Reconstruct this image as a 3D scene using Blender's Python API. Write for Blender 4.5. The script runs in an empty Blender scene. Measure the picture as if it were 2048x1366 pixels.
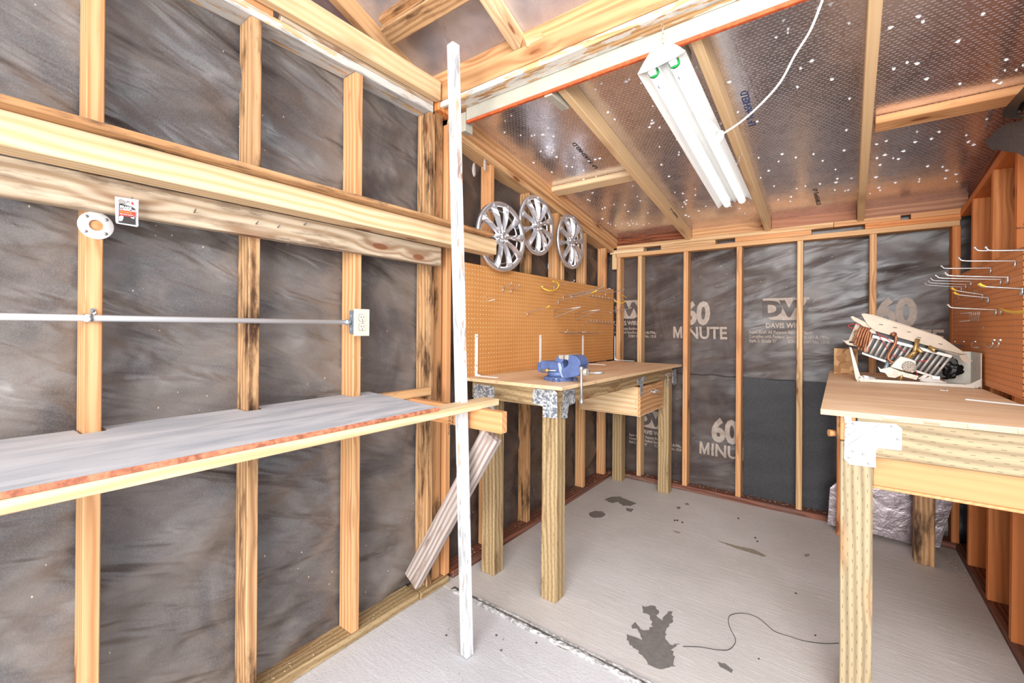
import bpy, bmesh, math, random
from mathutils import Vector, Matrix, noise
random.seed(7)
S = bpy.context.scene
COL = S.collection

# ------------------------------------------------------------------ camera
F_PX, CY, YAW, PITCH, ROLL, CAM_H = 876.675, 653.844, 0.63729, 0.00227, 0.00702, 1.37
fw = Vector((-math.sin(YAW)*math.cos(PITCH), math.cos(YAW)*math.cos(PITCH), math.sin(PITCH)))
rt = fw.cross(Vector((0, 0, 1))).normalized(); up = rt.cross(fw)
rt, up = rt*math.cos(ROLL)+up*math.sin(ROLL), -rt*math.sin(ROLL)+up*math.cos(ROLL)
cam = bpy.data.cameras.new('camera'); cam.sensor_width = 36; cam.lens = F_PX*36/2048
cam.shift_y = -(683-CY)/2048; cam.clip_start = 0.02
co = bpy.data.objects.new('camera', cam); COL.objects.link(co)
co.matrix_world = Matrix(((rt.x, up.x, -fw.x, 0), (rt.y, up.y, -fw.y, 0), (rt.z, up.z, -fw.z, CAM_H), (0, 0, 0, 1)))
S.camera = co

def at(px, py, X=None, Y=None, Z=None):
    """point of the room seen at a photo pixel, on the plane X=, Y= or Z="""
    d = rt*((px-1024)/F_PX) - up*((py-CY)/F_PX) + fw
    if X is not None: t = X/d.x
    elif Y is not None: t = Y/d.y
    else: t = (Z-CAM_H)/d.z
    return Vector((0, 0, CAM_H)) + d*t

# ------------------------------------------------------------------ light and exposure
S.view_settings.view_transform = 'Standard'; S.view_settings.look = 'None'
S.view_settings.exposure = 0.0; S.view_settings.gamma = 1; S.view_settings.use_curve_mapping = False
W = bpy.data.worlds.new('world'); S.world = W; W.use_nodes = True
W.node_tree.nodes['Background'].inputs[0].default_value = (0.86, 0.93, 1.0, 1)
W.node_tree.nodes['Background'].inputs[1].default_value = 1.6

def area(name, loc, target, sx, sy, power, col=(1, 1, 1)):
    l = bpy.data.lights.new(name, 'AREA'); l.shape = 'RECTANGLE'; l.size = sx; l.size_y = sy
    l.energy = power; l.color = col
    o = bpy.data.objects.new(name, l); COL.objects.link(o)
    o.location = loc; o.rotation_euler = (Vector(target)-Vector(loc)).to_track_quat('-Z', 'Y').to_euler()
    return o
area('doorway_daylight', (1.1, -3.4, 1.7), (-0.5, 3.0, 1.2), 3.0, 2.9, 470, (1, 0.995, 0.985))
area('rear_fill', (0.15, 0.45, 2.3), (-0.4, 3.5, 0.6), 0.5, 0.5, 19, (1, 0.985, 0.96))  # added overhead fill, set forward to brighten the rear bay

# ------------------------------------------------------------------ material helpers
def C(r, g, b):
    f = lambda c: ((c/255)/12.92 if c/255 <= .04045 else ((c/255+.055)/1.055)**2.4)
    return (f(r), f(g), f(b), 1)

class NT:
    def __init__(s, name):
        s.m = bpy.data.materials.new(name); s.m.use_nodes = True
        s.t = s.m.node_tree; s.b = s.t.nodes['Principled BSDF']
        s.tc = s.t.nodes.new('ShaderNodeTexCoord')
    def n(s, typ, **k):
        nd = s.t.nodes.new('ShaderNode'+typ)
        for a, v in k.items(): setattr(nd, a, v)
        return nd
    def l(s, a, b): s.t.links.new(a, b); return b
    def math(s, op, a, b=None, c=None):
        nd = s.n('Math', operation=op)
        for i, v in enumerate((a, b, c)):
            if v is None: continue
            if isinstance(v, (int, float)): nd.inputs[i].default_value = v
            else: s.l(v, nd.inputs[i])
        return nd.outputs[0]
    def mapping(s, vec, scale=(1, 1, 1), rot=(0, 0, 0), loc=(0, 0, 0)):
        m = s.n('Mapping'); s.l(vec, m.inputs[0])
        m.inputs['Scale'].default_value = scale; m.inputs['Rotation'].default_value = rot; m.inputs['Location'].default_value = loc
        return m.outputs[0]
    def noise(s, vec, scale, detail=3, rough=.55, dist=0):
        n = s.n('TexNoise'); s.l(vec, n.inputs['Vector'])
        n.inputs['Scale'].default_value = scale; n.inputs['Detail'].default_value = detail
        n.inputs['Roughness'].default_value = rough; n.inputs['Distortion'].default_value = dist
        return n.outputs['Fac']
    def ramp(s, fac, stops):
        r = s.n('ValToRGB'); s.l(fac, r.inputs[0]); e = r.color_ramp.elements
        while len(e) < len(stops): e.new(0.5)
        for i, (p, c) in enumerate(stops):
            e[i].position = p; e[i].color = c if len(c) == 4 else (*c, 1)
        return r.outputs[0]
    def sm(s, x, a, b):
        m = s.n('MapRange', interpolation_type='SMOOTHSTEP'); s.l(x, m.inputs[0])
        m.inputs[1].default_value = a; m.inputs[2].default_value = b
        return m.outputs[0]
    def mix(s, f, a, b, mode='MIX'):
        m = s.n('Mix', data_type='RGBA', blend_type=mode)
        for i, v in ((0, f), (6, a), (7, b)):
            if isinstance(v, (int, float)): m.inputs[i].default_value = v
            elif isinstance(v, tuple): m.inputs[i].default_value = v
            else: s.l(v, m.inputs[i])
        return m.outputs[2]
    def bump(s, h, strength=.3, dist=.01, prev=None):
        b = s.n('Bump'); s.l(h, b.inputs['Height']); b.inputs['Strength'].default_value = strength
        b.inputs['Distance'].default_value = dist
        if prev is not None: s.l(prev, b.inputs['Normal'])
        return b.outputs[0]
    def out(s, col=None, rough=None, normal=None, metal=None, spec=None):
        for k, v in (('Base Color', col), ('Roughness', rough), ('Normal', normal), ('Metallic', metal), ('Specular IOR Level', spec)):
            if v is None: continue
            if isinstance(v, (int, float, tuple)): s.b.inputs[k].default_value = v
            else: s.l(v, s.b.inputs[k])
        return s.m
    def rnd_obj(s, off=37.0):
        """object coordinates shifted by the object's own random number"""
        oi = s.n('ObjectInfo'); v = s.n('VectorMath', operation='ADD'); s.l(s.tc.outputs['Object'], v.inputs[0])
        sc = s.n('VectorMath', operation='SCALE'); cx = s.n('CombineXYZ')
        cx.inputs[0].default_value = 1; cx.inputs[1].default_value = .73; cx.inputs[2].default_value = .41
        s.l(cx.outputs[0], sc.inputs[0]); s.l(s.math('MULTIPLY', oi.outputs['Random'], off), sc.inputs['Scale'])
        s.l(sc.outputs[0], v.inputs[1]); s.rnd = oi.outputs['Random']
        return v.outputs[0]

def plain(name, col, rough=.5, metal=0, spec=.5, nz=0, nscale=40, bump=0):
    t = NT(name)
    if nz or bump:
        v = t.rnd_obj(); n = t.noise(v, nscale, 4)
        c = t.mix(t.sm(n, .3, .7), tuple(x*(1-nz) for x in col[:3])+(1,), tuple(min(1, x*(1+nz)) for x in col[:3])+(1,))
        return t.out(c, rough, t.bump(n, bump, .004) if bump else None, metal, spec)
    return t.out(col, rough, None, metal, spec)

def wood(name, light, dark, knot=C(120, 62, 30), rough=.62, dirt=None, dirt_amt=0, paint=None, paint_amt=.5, incised=False, alt=None, ringf=1.0):
    t = NT(name); v = t.rnd_obj()
    warp = t.noise(t.mapping(v, (1.3, 5, 5)), 1.2, 2)
    kv = t.n('TexVoronoi', feature='F1'); t.l(t.mapping(v, (2.3, 7, 7)), kv.inputs['Vector']); kv.inputs['Scale'].default_value = 1
    kd = kv.outputs['Distance']; kn = t.math('SUBTRACT', 1, t.sm(kd, .075, .115)); kr = t.math('SUBTRACT', 1, t.sm(kd, .10, .34))
    # growth rings stretched along the board, bent round the knots
    s = t.n('SeparateXYZ'); t.l(t.mapping(v, (.35, 1, 1)), s.inputs[0])
    r = t.math('ADD', t.math('MULTIPLY', s.outputs[1], 130*ringf), t.math('MULTIPLY', s.outputs[2], 95*ringf))
    r = t.math('ADD', r, t.math('MULTIPLY', warp, 6)); r = t.math('ADD', r, t.math('MULTIPLY', kr, 2.2))
    r = t.math('ADD', r, t.math('MULTIPLY', s.outputs[0], 4))
    rings = t.math('POWER', t.math('ABSOLUTE', t.math('SINE', r)), 1.6)
    fine = t.noise(t.mapping(v, (2.5, 130, 130)), 1, 3)
    cloud = t.noise(t.mapping(v, (1.1, 4, 4)), 1.3, 3)
    f = t.math('ADD', t.math('MULTIPLY', rings, .42), t.math('MULTIPLY', fine, .58))
    c = t.mix(t.math('ADD', .05, t.math('MULTIPLY', t.sm(f, .2, .8), .95)), dark, light)
    if alt is not None: c = t.mix(t.math('MULTIPLY', t.sm(t.math('ADD', cloud, t.math('MULTIPLY', t.math('SUBTRACT', t.rnd, .5), .5)), .35, .7), .8), c, alt, 'MIX')
    c = t.mix(t.math('MULTIPLY', kr, .35), c, knot); c = t.mix(t.math('MULTIPLY', kn, .85), c, knot)
    h = t.math('ADD', t.math('MULTIPLY', f, .5), t.math('MULTIPLY', kn, -.3))
    if dirt is not None:
        d = t.noise(t.mapping(v, (2.2, 11, 11)), 1.6, 6, .68)
        c = t.mix(t.sm(d, .62-dirt_amt*.3, .80-dirt_amt*.2), c, dirt)
    if paint is not None:
        d = t.noise(t.mapping(v, (3, 17, 17)), 1.4, 7, .68)
        pm = t.sm(d, .56-paint_amt*.36, .60-paint_amt*.36); gs = t.noise(t.mapping(v, (4, 30, 30)), 1.5, 5, .7); pc = t.mix(t.math('MULTIPLY', t.sm(gs, .5, .66), .8), paint, tuple(x*.45 for x in paint[:3])+(1,)); c = t.mix(pm, c, pc); h = t.math('ADD', h, t.math('MULTIPLY', pm, .5))
    if incised:
        q = t.n('SeparateXYZ'); t.l(v, q.inputs[0])
        w = t.math('DIVIDE', t.math('ADD', q.outputs[1], q.outputs[2]), .0135); row = t.math('FLOOR', w)
        u = t.math('ADD', t.math('DIVIDE', q.outputs[0], .052), t.math('MULTIPLY', row, .37))
        m = t.math('MULTIPLY', t.math('LESS_THAN', t.math('FRACT', u), .24), t.math('LESS_THAN', t.math('FRACT', w), .13))
        c = t.mix(t.math('MULTIPLY', m, .75), c, C(90, 65, 35)); h = t.math('SUBTRACT', h, t.math('MULTIPLY', m, .8))
    return t.out(c, rough, t.bump(h, .35, .0025), 0, .3)

M = {}
M['fir'] = wood('fir_framing', C(218, 182, 138), C(184, 138, 92), alt=C(208, 160, 112), dirt=C(140, 95, 58), dirt_amt=.1)
M['fir_warm'] = wood('fir_framing_warm', C(218, 172, 124), C(184, 128, 82), alt=C(206, 144, 94), dirt=C(150, 90, 48), dirt_amt=.05)
M['fir_orange'] = wood('fir_framing_orange', C(222, 148, 88), C(190, 112, 60), alt=C(208, 122, 66), dirt=C(96, 48, 26), dirt_amt=.1)
M['fir_stain'] = wood('fir_framing_stained', C(202, 162, 118), C(158, 112, 74), alt=C(184, 134, 88), dirt=C(62, 38, 22), dirt_amt=.6)
M['rim'] = wood('pink_brown_rim', C(178, 128, 98), C(138, 90, 64), alt=C(160, 104, 76), dirt=C(120, 70, 50), dirt_amt=.2)
M['rail_tan'] = wood('tan_rail', C(196, 158, 112), C(166, 126, 82), alt=C(184, 140, 92))
M['fir_dark'] = wood('fir_dark_end_grain', C(150, 84, 48), C(96, 46, 26), dirt=C(60, 30, 18), dirt_amt=.3)
M['redwood'] = wood('redwood_sill', C(142, 92, 74), C(92, 52, 40), dirt=C(100, 84, 76), dirt_amt=.5)
M['oldgrey'] = wood('weathered_grey_board', C(202, 184, 160), C(150, 124, 96), dirt=C(112, 90, 72), dirt_amt=.45)
M['greyweather'] = wood('silver_grey_board', C(190, 178, 172), C(140, 120, 108), dirt=C(120, 86, 70), dirt_amt=.35)
M['white_fir'] = wood('pale_fir', C(230, 204, 166), C(206, 168, 122), alt=C(220, 184, 138))
M['treated'] = wood('pressure_treated_post', C(182, 156, 116), C(140, 114, 80), incised=True, dirt=C(110, 86, 56), dirt_amt=.25)
M['treated_pale'] = wood('pressure_treated_pale', C(170, 152, 120), C(130, 112, 86), knot=C(190, 130, 80), incised=True)
M['whitewash'] = wood('whitewashed_plate', C(222, 188, 144), C(190, 148, 104), paint=C(204, 200, 194), paint_amt=.42)
M['postpaint'] = wood('peeling_white_post', C(206, 168, 138), C(150, 140, 134), paint=C(200, 200, 201), paint_amt=.45, dirt=C(150, 148, 148), dirt_amt=.35)
M['header'] = wood('header_fir', C(204, 158, 112), C(170, 122, 80), alt=C(190, 138, 92), dirt=C(150, 96, 58), dirt_amt=.25, ringf=.5)
M['header_chip'] = wood('header_flaked_paint', C(222, 180, 128), C(176, 130, 84), paint=C(226, 222, 212), paint_amt=.30)
M['cream'] = plain('cream_painted_trim', C(182, 177, 162), .5, nz=.06, nscale=12)
M['orange_paint'] = plain('orange_primer', C(196, 88, 44), .6, nz=.25, nscale=60)

def plywood():
    t = NT('plywood_sheet'); v = t.rnd_obj()
    s = t.n('SeparateXYZ'); t.l(t.tc.outputs['Object'], s.inputs[0])
    g = t.n('NewGeometry')
    nt_ = t.n('VectorTransform', vector_type='NORMAL', convert_from='WORLD', convert_to='OBJECT'); t.l(g.outputs['Normal'], nt_.inputs[0])
    ns = t.n('SeparateXYZ'); t.l(nt_.outputs[0], ns.inputs[0]); edge = t.math('LESS_THAN', t.math('ABSOLUTE', ns.outputs[2]), .5)
    cl = t.noise(t.mapping(v, (1.2, 4, 4)), 1.3, 4, dist=.6); fi = t.noise(t.mapping(v, (3, 60, 60)), 1, 3)
    top = t.ramp(t.math('ADD', t.math('MULTIPLY', cl, .6), t.math('MULTIPLY', fi, .4)), [(.38, C(214, 172, 134)), (.5, C(228, 190, 152)), (.6, C(238, 208, 172))])
    d = t.noise(t.mapping(v, (5, 26, 26)), 1, 2); top = t.mix(t.sm(d, .74, .76), top, C(120, 74, 48))
    ly = t.math('FRACT', t.math('MULTIPLY', s.outputs[2], 1/.0052)); side = t.mix(t.sm(ly, .35, .5), C(250, 226, 184), C(206, 156, 106))
    side = t.mix(t.math('MULTIPLY', t.sm(t.noise(v, 30, 3), .5, .7), .4), side, C(160, 110, 70))
    return t.out(t.mix(edge, top, side), .55, t.bump(fi, .15, .002), 0, .3)
M['ply'] = plywood()

def osb():
    t = NT('strand_board'); v = t.rnd_obj(); vo = t.n('TexVoronoi', feature='F1'); t.l(t.mapping(v, (30, 30, 60), (0, 0, .5)), vo.inputs['Vector']); vo.inputs['Scale'].default_value = 1
    sx_ = t.n('SeparateXYZ'); t.l(vo.outputs['Color'], sx_.inputs[0])
    return t.out(t.mix(sx_.outputs[0], C(150, 98, 58), C(216, 176, 126)), .6, None, 0, .2)
M['osb'] = osb()
M['osb_red'] = plain('reddish_strand_edge', C(186, 112, 82), .75, nz=.45, nscale=60, bump=.6)

def paper(name, base, dark, ang, sheen=.5, dens=1.0, bst=.8):
    t = NT(name); g = t.n('NewGeometry'); p = t.mapping(g.outputs['Position'], (1, 1, 1), ang)
    st = t.noise(t.mapping(p, (1.3, 1.3, 4.2)), 1.5*dens, 2.5, .42, .5); st2 = t.noise(t.mapping(p, (3, 3, 11)), 1.3, 2, .5, .5)
    cl = t.noise(p, 2.6, 4, .6, .8)
    fleck = t.noise(g.outputs['Position'], 260, 2)
    c = t.mix(t.sm(cl, .36, .64), tuple(x*.8 for x in dark[:3])+(1,), base); c = t.mix(t.math('MULTIPLY', t.sm(fleck, .4, .7), .25), c, tuple(min(1, x*1.7) for x in base[:3])+(1,))
    sp = t.n('TexVoronoi', feature='F1'); t.l(t.mapping(g.outputs['Position'], (26, 26, 15)), sp.inputs['Vector']); sp.inputs['Scale'].default_value = 1
    sm = t.math('MULTIPLY', t.math('LESS_THAN', sp.outputs['Distance'], .055), t.math('GREATER_THAN', t.noise(g.outputs['Position'], 3.1, 2), .52))
    c = t.mix(sm, c, C(205, 190, 165))
    h = t.math('ADD', t.math('MULTIPLY', st, 1), t.math('MULTIPLY', st2, .3))
    return t.out(c, t.math('ADD', .30, t.math('MULTIPLY', cl, .18)), t.bump(h, bst, .05), 0, sheen)
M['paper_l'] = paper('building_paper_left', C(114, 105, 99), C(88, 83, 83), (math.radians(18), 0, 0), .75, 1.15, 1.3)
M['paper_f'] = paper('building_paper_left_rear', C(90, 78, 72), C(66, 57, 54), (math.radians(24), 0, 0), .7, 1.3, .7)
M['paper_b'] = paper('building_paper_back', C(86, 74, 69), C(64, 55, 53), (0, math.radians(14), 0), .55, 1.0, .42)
M['felt'] = plain('asphalt_felt', C(50, 49, 52), .6, nz=.25, nscale=120, bump=.2)
M['felt_grey'] = plain('grey_felt_flap', C(96, 90, 90), .8, nz=.2, nscale=90, bump=.2)
M['ink'] = plain('pale_print', C(166, 150, 138), .55, nz=.12, nscale=30)
M['ink_dim'] = plain('paper_tone_print', C(84, 74, 70), .5)
M['ink_blue'] = plain('blue_stamp_ink', C(38, 62, 112), .6)
M['ink_black'] = plain('black_stamp_ink', C(38, 28, 26), .7)

def foil(name, base, rough, rows=True, cr=.35, met=.96):
    t = NT(name); v = t.tc.outputs['Object']; s = t.n('SeparateXYZ'); t.l(v, s.inputs[0])
    n1 = t.noise(v, 9, 4, .6, .4); n2 = t.noise(t.mapping(v, (14, 60, 14)), 1, 3)
    c = t.mix(t.sm(n1, .35, .65), tuple(x*.86 for x in base[:3])+(1,), base)
    h = t.math('ADD', t.math('MULTIPLY', n1, .8), t.math('MULTIPLY', n2, .25)); m = met
    r = t.math('ADD', rough, t.math('MULTIPLY', n1, .12))
    if rows:
        ww = t.math('ADD', t.math('DIVIDE', s.outputs[0], .0155), t.math('MULTIPLY', t.noise(v, 2, 2), .8)); row = t.math('FLOOR', ww)
        u = t.math('ADD', t.math('DIVIDE', s.outputs[1], .021), t.math('MULTIPLY', row, .5))
        d = t.math('MULTIPLY', t.math('LESS_THAN', t.math('FRACT', u), .6), t.math('LESS_THAN', t.math('FRACT', ww), .16))
        d = t.math('MULTIPLY', d, t.math('GREATER_THAN', t.noise(v, 55, 2), .40))
        c = t.mix(t.math('MULTIPLY', d, .8), c, C(225, 222, 228)); r = t.math('ADD', r, t.math('MULTIPLY', d, .5)); h = t.math('ADD', h, t.math('MULTIPLY', d, .35))
        m = t.math('SUBTRACT', .96, t.math('MULTIPLY', d, .55))
    sc = t.noise(t.mapping(v, (3, 40, 3), (0, 0, .7)), 1.5, 5, .7); scm = t.sm(sc, .73, .76)
    c = t.mix(t.math('MULTIPLY', scm, .5), c, C(225, 220, 220))
    return t.out(c, r, t.bump(h, cr, .01), m, .5)
M['foil'] = foil('foil_sheathing', C(236, 232, 238), .19, True, .28, .93)
M['foil_near'] = foil('foil_sheathing_scuffed', C(214, 212, 220), .36, False, .6, .7)
M['foil_shelf'] = None
def foil_shelf():
    t = NT('dull_foil_facing'); g = t.tc.outputs['Object']; s = t.n('SeparateXYZ'); t.l(g, s.inputs[0])
    n1 = t.noise(t.mapping(g, (6, 1.2, 6), (0, 0, .25)), 2.2, 5, .6, .5); n2 = t.noise(g, 60, 3)
    c = t.ramp(n1, [(.3, C(160, 164, 172)), (.5, C(192, 192, 196)), (.7, C(210, 208, 210))])
    ww = t.math('DIVIDE', s.outputs[0], .012); row = t.math('FLOOR', ww)
    u = t.math('ADD', t.math('DIVIDE', s.outputs[1], .02), t.math('MULTIPLY', row, .5))
    d = t.math('MULTIPLY', t.math('LESS_THAN', t.math('FRACT', u), .35), t.math('LESS_THAN', t.math('FRACT', ww), .14)); d = t.math('MULTIPLY', d, t.math('GREATER_THAN', n2, .5))
    c = t.mix(t.math('MULTIPLY', d, .5), c, C(215, 212, 214)); c = t.mix(t.math('MULTIPLY', t.sm(n2, .55, .75), .25), c, C(190, 180, 170))
    return t.out(c, t.math('ADD', .5, t.math('MULTIPLY', n1, .3)), t.bump(n1, .2, .01), 0, .3)
M['foil_shelf'] = foil_shelf()
M['foam_foil'] = foil('foil_faced_foam', C(180, 168, 172), .25, False, .9)

def concrete(name, a, b, sw=.3):
    t = NT(name); g = t.n('NewGeometry').outputs['Position']
    n1 = t.noise(g, 1.6, 4, .6); n2 = t.noise(g, 90, 4, .7); n3 = t.noise(t.mapping(g, (3, 22, 3), (0, 0, .5)), 1.6, 4, .6, 1.6)
    c = t.mix(t.sm(n1, .3, .7), a, b); c = t.mix(t.math('MULTIPLY', t.sm(n2, .45, .8), .3), c, tuple(x*.72 for x in a[:3])+(1,))
    c = t.mix(t.math('MULTIPLY', t.sm(n3, .55, .72), .35), c, tuple(min(1, x*1.2) for x in b[:3])+(1,))
    sp = t.noise(g, 38, 2, .5); c = t.mix(t.math('MULTIPLY', t.sm(sp, .74, .77), .5), c, C(110, 100, 94))
    h = t.math('ADD', t.math('MULTIPLY', n3, .7), t.math('MULTIPLY', n2, sw))
    return t.out(c, .62, t.bump(h, .35, .006), 0, .4)
M['slab_rear'] = concrete('concrete_rear', C(200, 194, 189), C(214, 208, 204))
M['slab_front'] = concrete('concrete_front', C(198, 196, 198), C(214, 212, 214), 1.0)
M['seam'] = plain('rough_mortar', C(168, 165, 163), .85, nz=.45, nscale=55, bump=1)
M['seam_dark'] = plain('dirty_crevice', C(118, 112, 108), .9, nz=.5, nscale=90, bump=1)
M['oil'] = plain('oil_stain', C(124, 119, 116), .4, nz=.12, nscale=60)
M['oil_brown'] = plain('brown_stain', C(156, 144, 130), .5, nz=.1, nscale=60)
M['grit'] = plain('dark_grit', C(98, 90, 84), .8)
M['debris'] = plain('dry_debris', C(176, 152, 124), .9, nz=.6, nscale=300)

def pegboard():
    t = NT('perforated_hardboard'); s = t.n('SeparateXYZ'); t.l(t.tc.outputs['Object'], s.inputs[0])
    P = .0254
    fy = t.math('SUBTRACT', t.math('FRACT', t.math('DIVIDE', s.outputs[1], P)), .5); fz = t.math('SUBTRACT', t.math('FRACT', t.math('DIVIDE', s.outputs[2], P)), .5)
    d = t.math('SQRT', t.math('ADD', t.math('MULTIPLY', fy, fy), t.math('MULTIPLY', fz, fz))); hole = t.math('SUBTRACT', 1, t.sm(d, .12, .15))
    return t, hole
def peg_mat(name, a, b, holec):
    t, hole = pegboard(); t.m.name = name; v = t.tc.outputs['Object']
    n = t.noise(v, 1.5, 4, .6); c = t.mix(t.sm(n, .35, .65), a, b); c = t.mix(t.math('MULTIPLY', t.noise(v, 120, 2), .2), c, a)
    return t.out(t.mix(hole, c, holec), .5, t.bump(t.math('MULTIPLY', hole, -1), .6, .004), 0, .35)
M['peg_l'] = peg_mat('hardboard_left', C(196, 134, 74), C(212, 150, 88), C(238, 208, 160))
M['peg_r'] = peg_mat('hardboard_right', C(220, 142, 84), C(228, 154, 96), C(110, 56, 26))

def galv(name, c1, c2):
    t = NT(name); v = t.rnd_obj(); vo = t.n('TexVoronoi', feature='F1'); t.l(v, vo.inputs['Vector']); vo.inputs['Scale'].default_value = 95
    s = t.n('SeparateXYZ'); t.l(vo.outputs['Color'], s.inputs[0]); f = t.math('ADD', t.math('MULTIPLY', s.outputs[0], .6), t.math('MULTIPLY', t.noise(v, 30, 4), .5))
    return t.out(t.mix(t.sm(f, .35, .8), c1, c2), .38, t.bump(f, .15, .002), .55, .5)
M['galv'] = galv('galvanised_steel', C(138, 146, 156), C(236, 240, 244))
M['galv_bright'] = galv('galvanised_bright', C(150, 152, 154), C(190, 190, 190))
M['white_metal'] = plain('white_enamel', C(244, 243, 240), .35)
M['tube_white'] = plain('frosted_tube', C(250, 250, 250), .25)
M['tube_white'].node_tree.nodes['Principled BSDF'].inputs['Emission Color'].default_value = (1, .99, .97, 1)
M['tube_white'].node_tree.nodes['Principled BSDF'].inputs['Emission Strength'].default_value = .95  # weak glow added so the fixture reads white and fills the rear
M['green'] = plain('green_tube_cap', C(32, 150, 74), .45)
M['chrome'] = plain('chromed_plastic', C(228, 229, 233), .24, .82)
M['steel'] = plain('zinc_wire', C(206, 204, 204), .3, .85)
M['steel_dark'] = plain('worn_steel', C(150, 142, 136), .4, .8, nz=.2)
M['yellow'] = plain('yellow_vinyl', C(240, 196, 62), .4)
M['blue'] = plain('blue_vise_enamel', C(84, 101, 146), .42, nz=.18, nscale=22)
M['blue_chip'] = plain('chipped_light_blue', C(158, 172, 206), .5)
M['conduit'] = plain('conduit_steel', C(222, 224, 228), .3, .3)
M['ivory'] = plain('ivory_plastic', C(212, 206, 186), .4)
M['grey_box'] = plain('grey_steel_box', C(132, 140, 146), .45, .4)
M['black'] = plain('black_plastic_and_shade', C(9, 8, 9), .4, 0, .35)
M['darkhole'] = plain('dark_recess', C(36, 30, 28), .8)
M['red'] = plain('red_wire', C(190, 34, 40), .45)
M['red_card'] = plain('red_card', C(206, 62, 48), .5)
M['clear'] = plain('cloudy_clear_plastic', C(206, 204, 206), .2)
M['white_print'] = plain('white_print', C(240, 238, 236), .5)
M['copper'] = plain('tarnished_copper', C(158, 104, 72), .45, .45, nz=.3, nscale=30)
M['brass'] = plain('dull_brass', C(190, 158, 104), .4, .7, nz=.2, nscale=40)
M['cast'] = plain('cast_aluminium', C(188, 178, 164), .5, .5, nz=.2, nscale=50)
M['beige'] = plain('beige_sheet_metal', C(170, 152, 132), .45, .1, nz=.08, nscale=14)
M['tray'] = plain('off_white_sheet_metal', C(206, 198, 186), .4, 0, nz=.06, nscale=10)
M['fin'] = plain('grey_radiant_tube', C(186, 178, 170), .4, .2)
M['cordw'] = plain('white_cord', C(236, 232, 222), .5)
M['packet_face'] = plain('dark_label', C(52, 46, 44), .5)

# ------------------------------------------------------------------ object helpers
WM = {}
def link(name, me, mat, parent=None, MW=None):
    MW = MW if MW is not None else Matrix.Identity(4)
    o = bpy.data.objects.new(name, me); COL.objects.link(o)
    if mat is not None:
        if isinstance(mat, str): mat = M[mat]
        if len(me.materials) == 0: me.materials.append(mat)
    if parent is not None:
        o.parent = parent; o.matrix_basis = WM[parent.name].inverted() @ MW
    else: o.matrix_basis = MW
    WM[o.name] = MW.copy()
    return o
def tag(o, label, cat=None, group=None, kind=None):
    if label: o['label'] = label
    if cat: o['category'] = cat
    if group: o['group'] = group
    if kind: o['kind'] = kind
    return o
def root(name, loc, label, cat, group=None):
    o = bpy.data.objects.new(name, None); COL.objects.link(o); o.empty_display_size = .05
    o.location = loc; WM[o.name] = Matrix.Translation(loc)
    return tag(o, label, cat, group)
def tome(bm, name='m', smooth=False):
    bmesh.ops.recalc_face_normals(bm, faces=bm.faces)
    if smooth:
        for f in bm.faces: f.smooth = True
    me = bpy.data.meshes.new(name); bm.to_mesh(me); bm.free(); return me

def box_me(L, w, t, bev=.0025):
    bm = bmesh.new(); bmesh.ops.create_cube(bm, size=1)
    for v in bm.verts: v.co = Vector((v.co.x*L, v.co.y*w, v.co.z*t))
    b = min(bev, .3*min(L, w, t))
    if b > .0004: bmesh.ops.bevel(bm, geom=bm.edges[:], offset=b, segments=1, affect='EDGES')
    return tome(bm)
def board(name, a, b, w, t, mat, parent=None, upv=(0, 0, 1), bev=.0025):
    """board from a to b (centres of its ends); w across, t along the up vector"""
    a = Vector(a); b = Vector(b); x = (b-a).normalized(); z = Vector(upv); z = (z-x*z.dot(x)).normalized(); y = z.cross(x)
    MW = Matrix(((x.x, y.x, z.x, 0), (x.y, y.y, z.y, 0), (x.z, y.z, z.z, 0), (0, 0, 0, 1))); MW.translation = (a+b)/2
    return link(name, box_me((b-a).length, w, t, bev), mat, parent, MW)
def ab(name, xs, ys, zs, mat, parent=None, bev=.0025):
    """axis aligned board, grain along its longest side"""
    (x0, x1), (y0, y1), (z0, z1) = sorted(xs), sorted(ys), sorted(zs); d = (x1-x0, y1-y0, z1-z0); c = Vector(((x0+x1)/2, (y0+y1)/2, (z0+z1)/2))
    k = d.index(max(d))
    if k == 0: return board(name, (x0, c.y, c.z), (x1, c.y, c.z), d[1], d[2], mat, parent, (0, 0, 1), bev)
    if k == 1: return board(name, (c.x, y0, c.z), (c.x, y1, c.z), d[0], d[2], mat, parent, (0, 0, 1), bev)
    return board(name, (c.x, c.y, z0), (c.x, c.y, z1), d[0], d[1], mat, parent, (0, 1, 0), bev)
def prism(name, pts, ext, mat, parent=None, bev=0, origin=None, smooth=False):
    """polygon of world points extruded by vector ext"""
    o = Vector(origin) if origin is not None else sum((Vector(p) for p in pts), Vector())/len(pts)
    bm = bmesh.new(); vs = [bm.verts.new(Vector(p)-o) for p in pts]; f = bm.faces.new(vs)
    r = bmesh.ops.extrude_face_region(bm, geom=[f])
    for v in r['geom']:
        if isinstance(v, bmesh.types.BMVert): v.co += Vector(ext)
    if bev: bmesh.ops.bevel(bm, geom=bm.edges[:], offset=bev, segments=1, affect='EDGES')
    bmesh.ops.triangulate(bm, faces=[f for f in bm.faces if len(f.verts) > 4])
    return link(name, tome(bm), mat, parent, Matrix.Translation(o))
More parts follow.
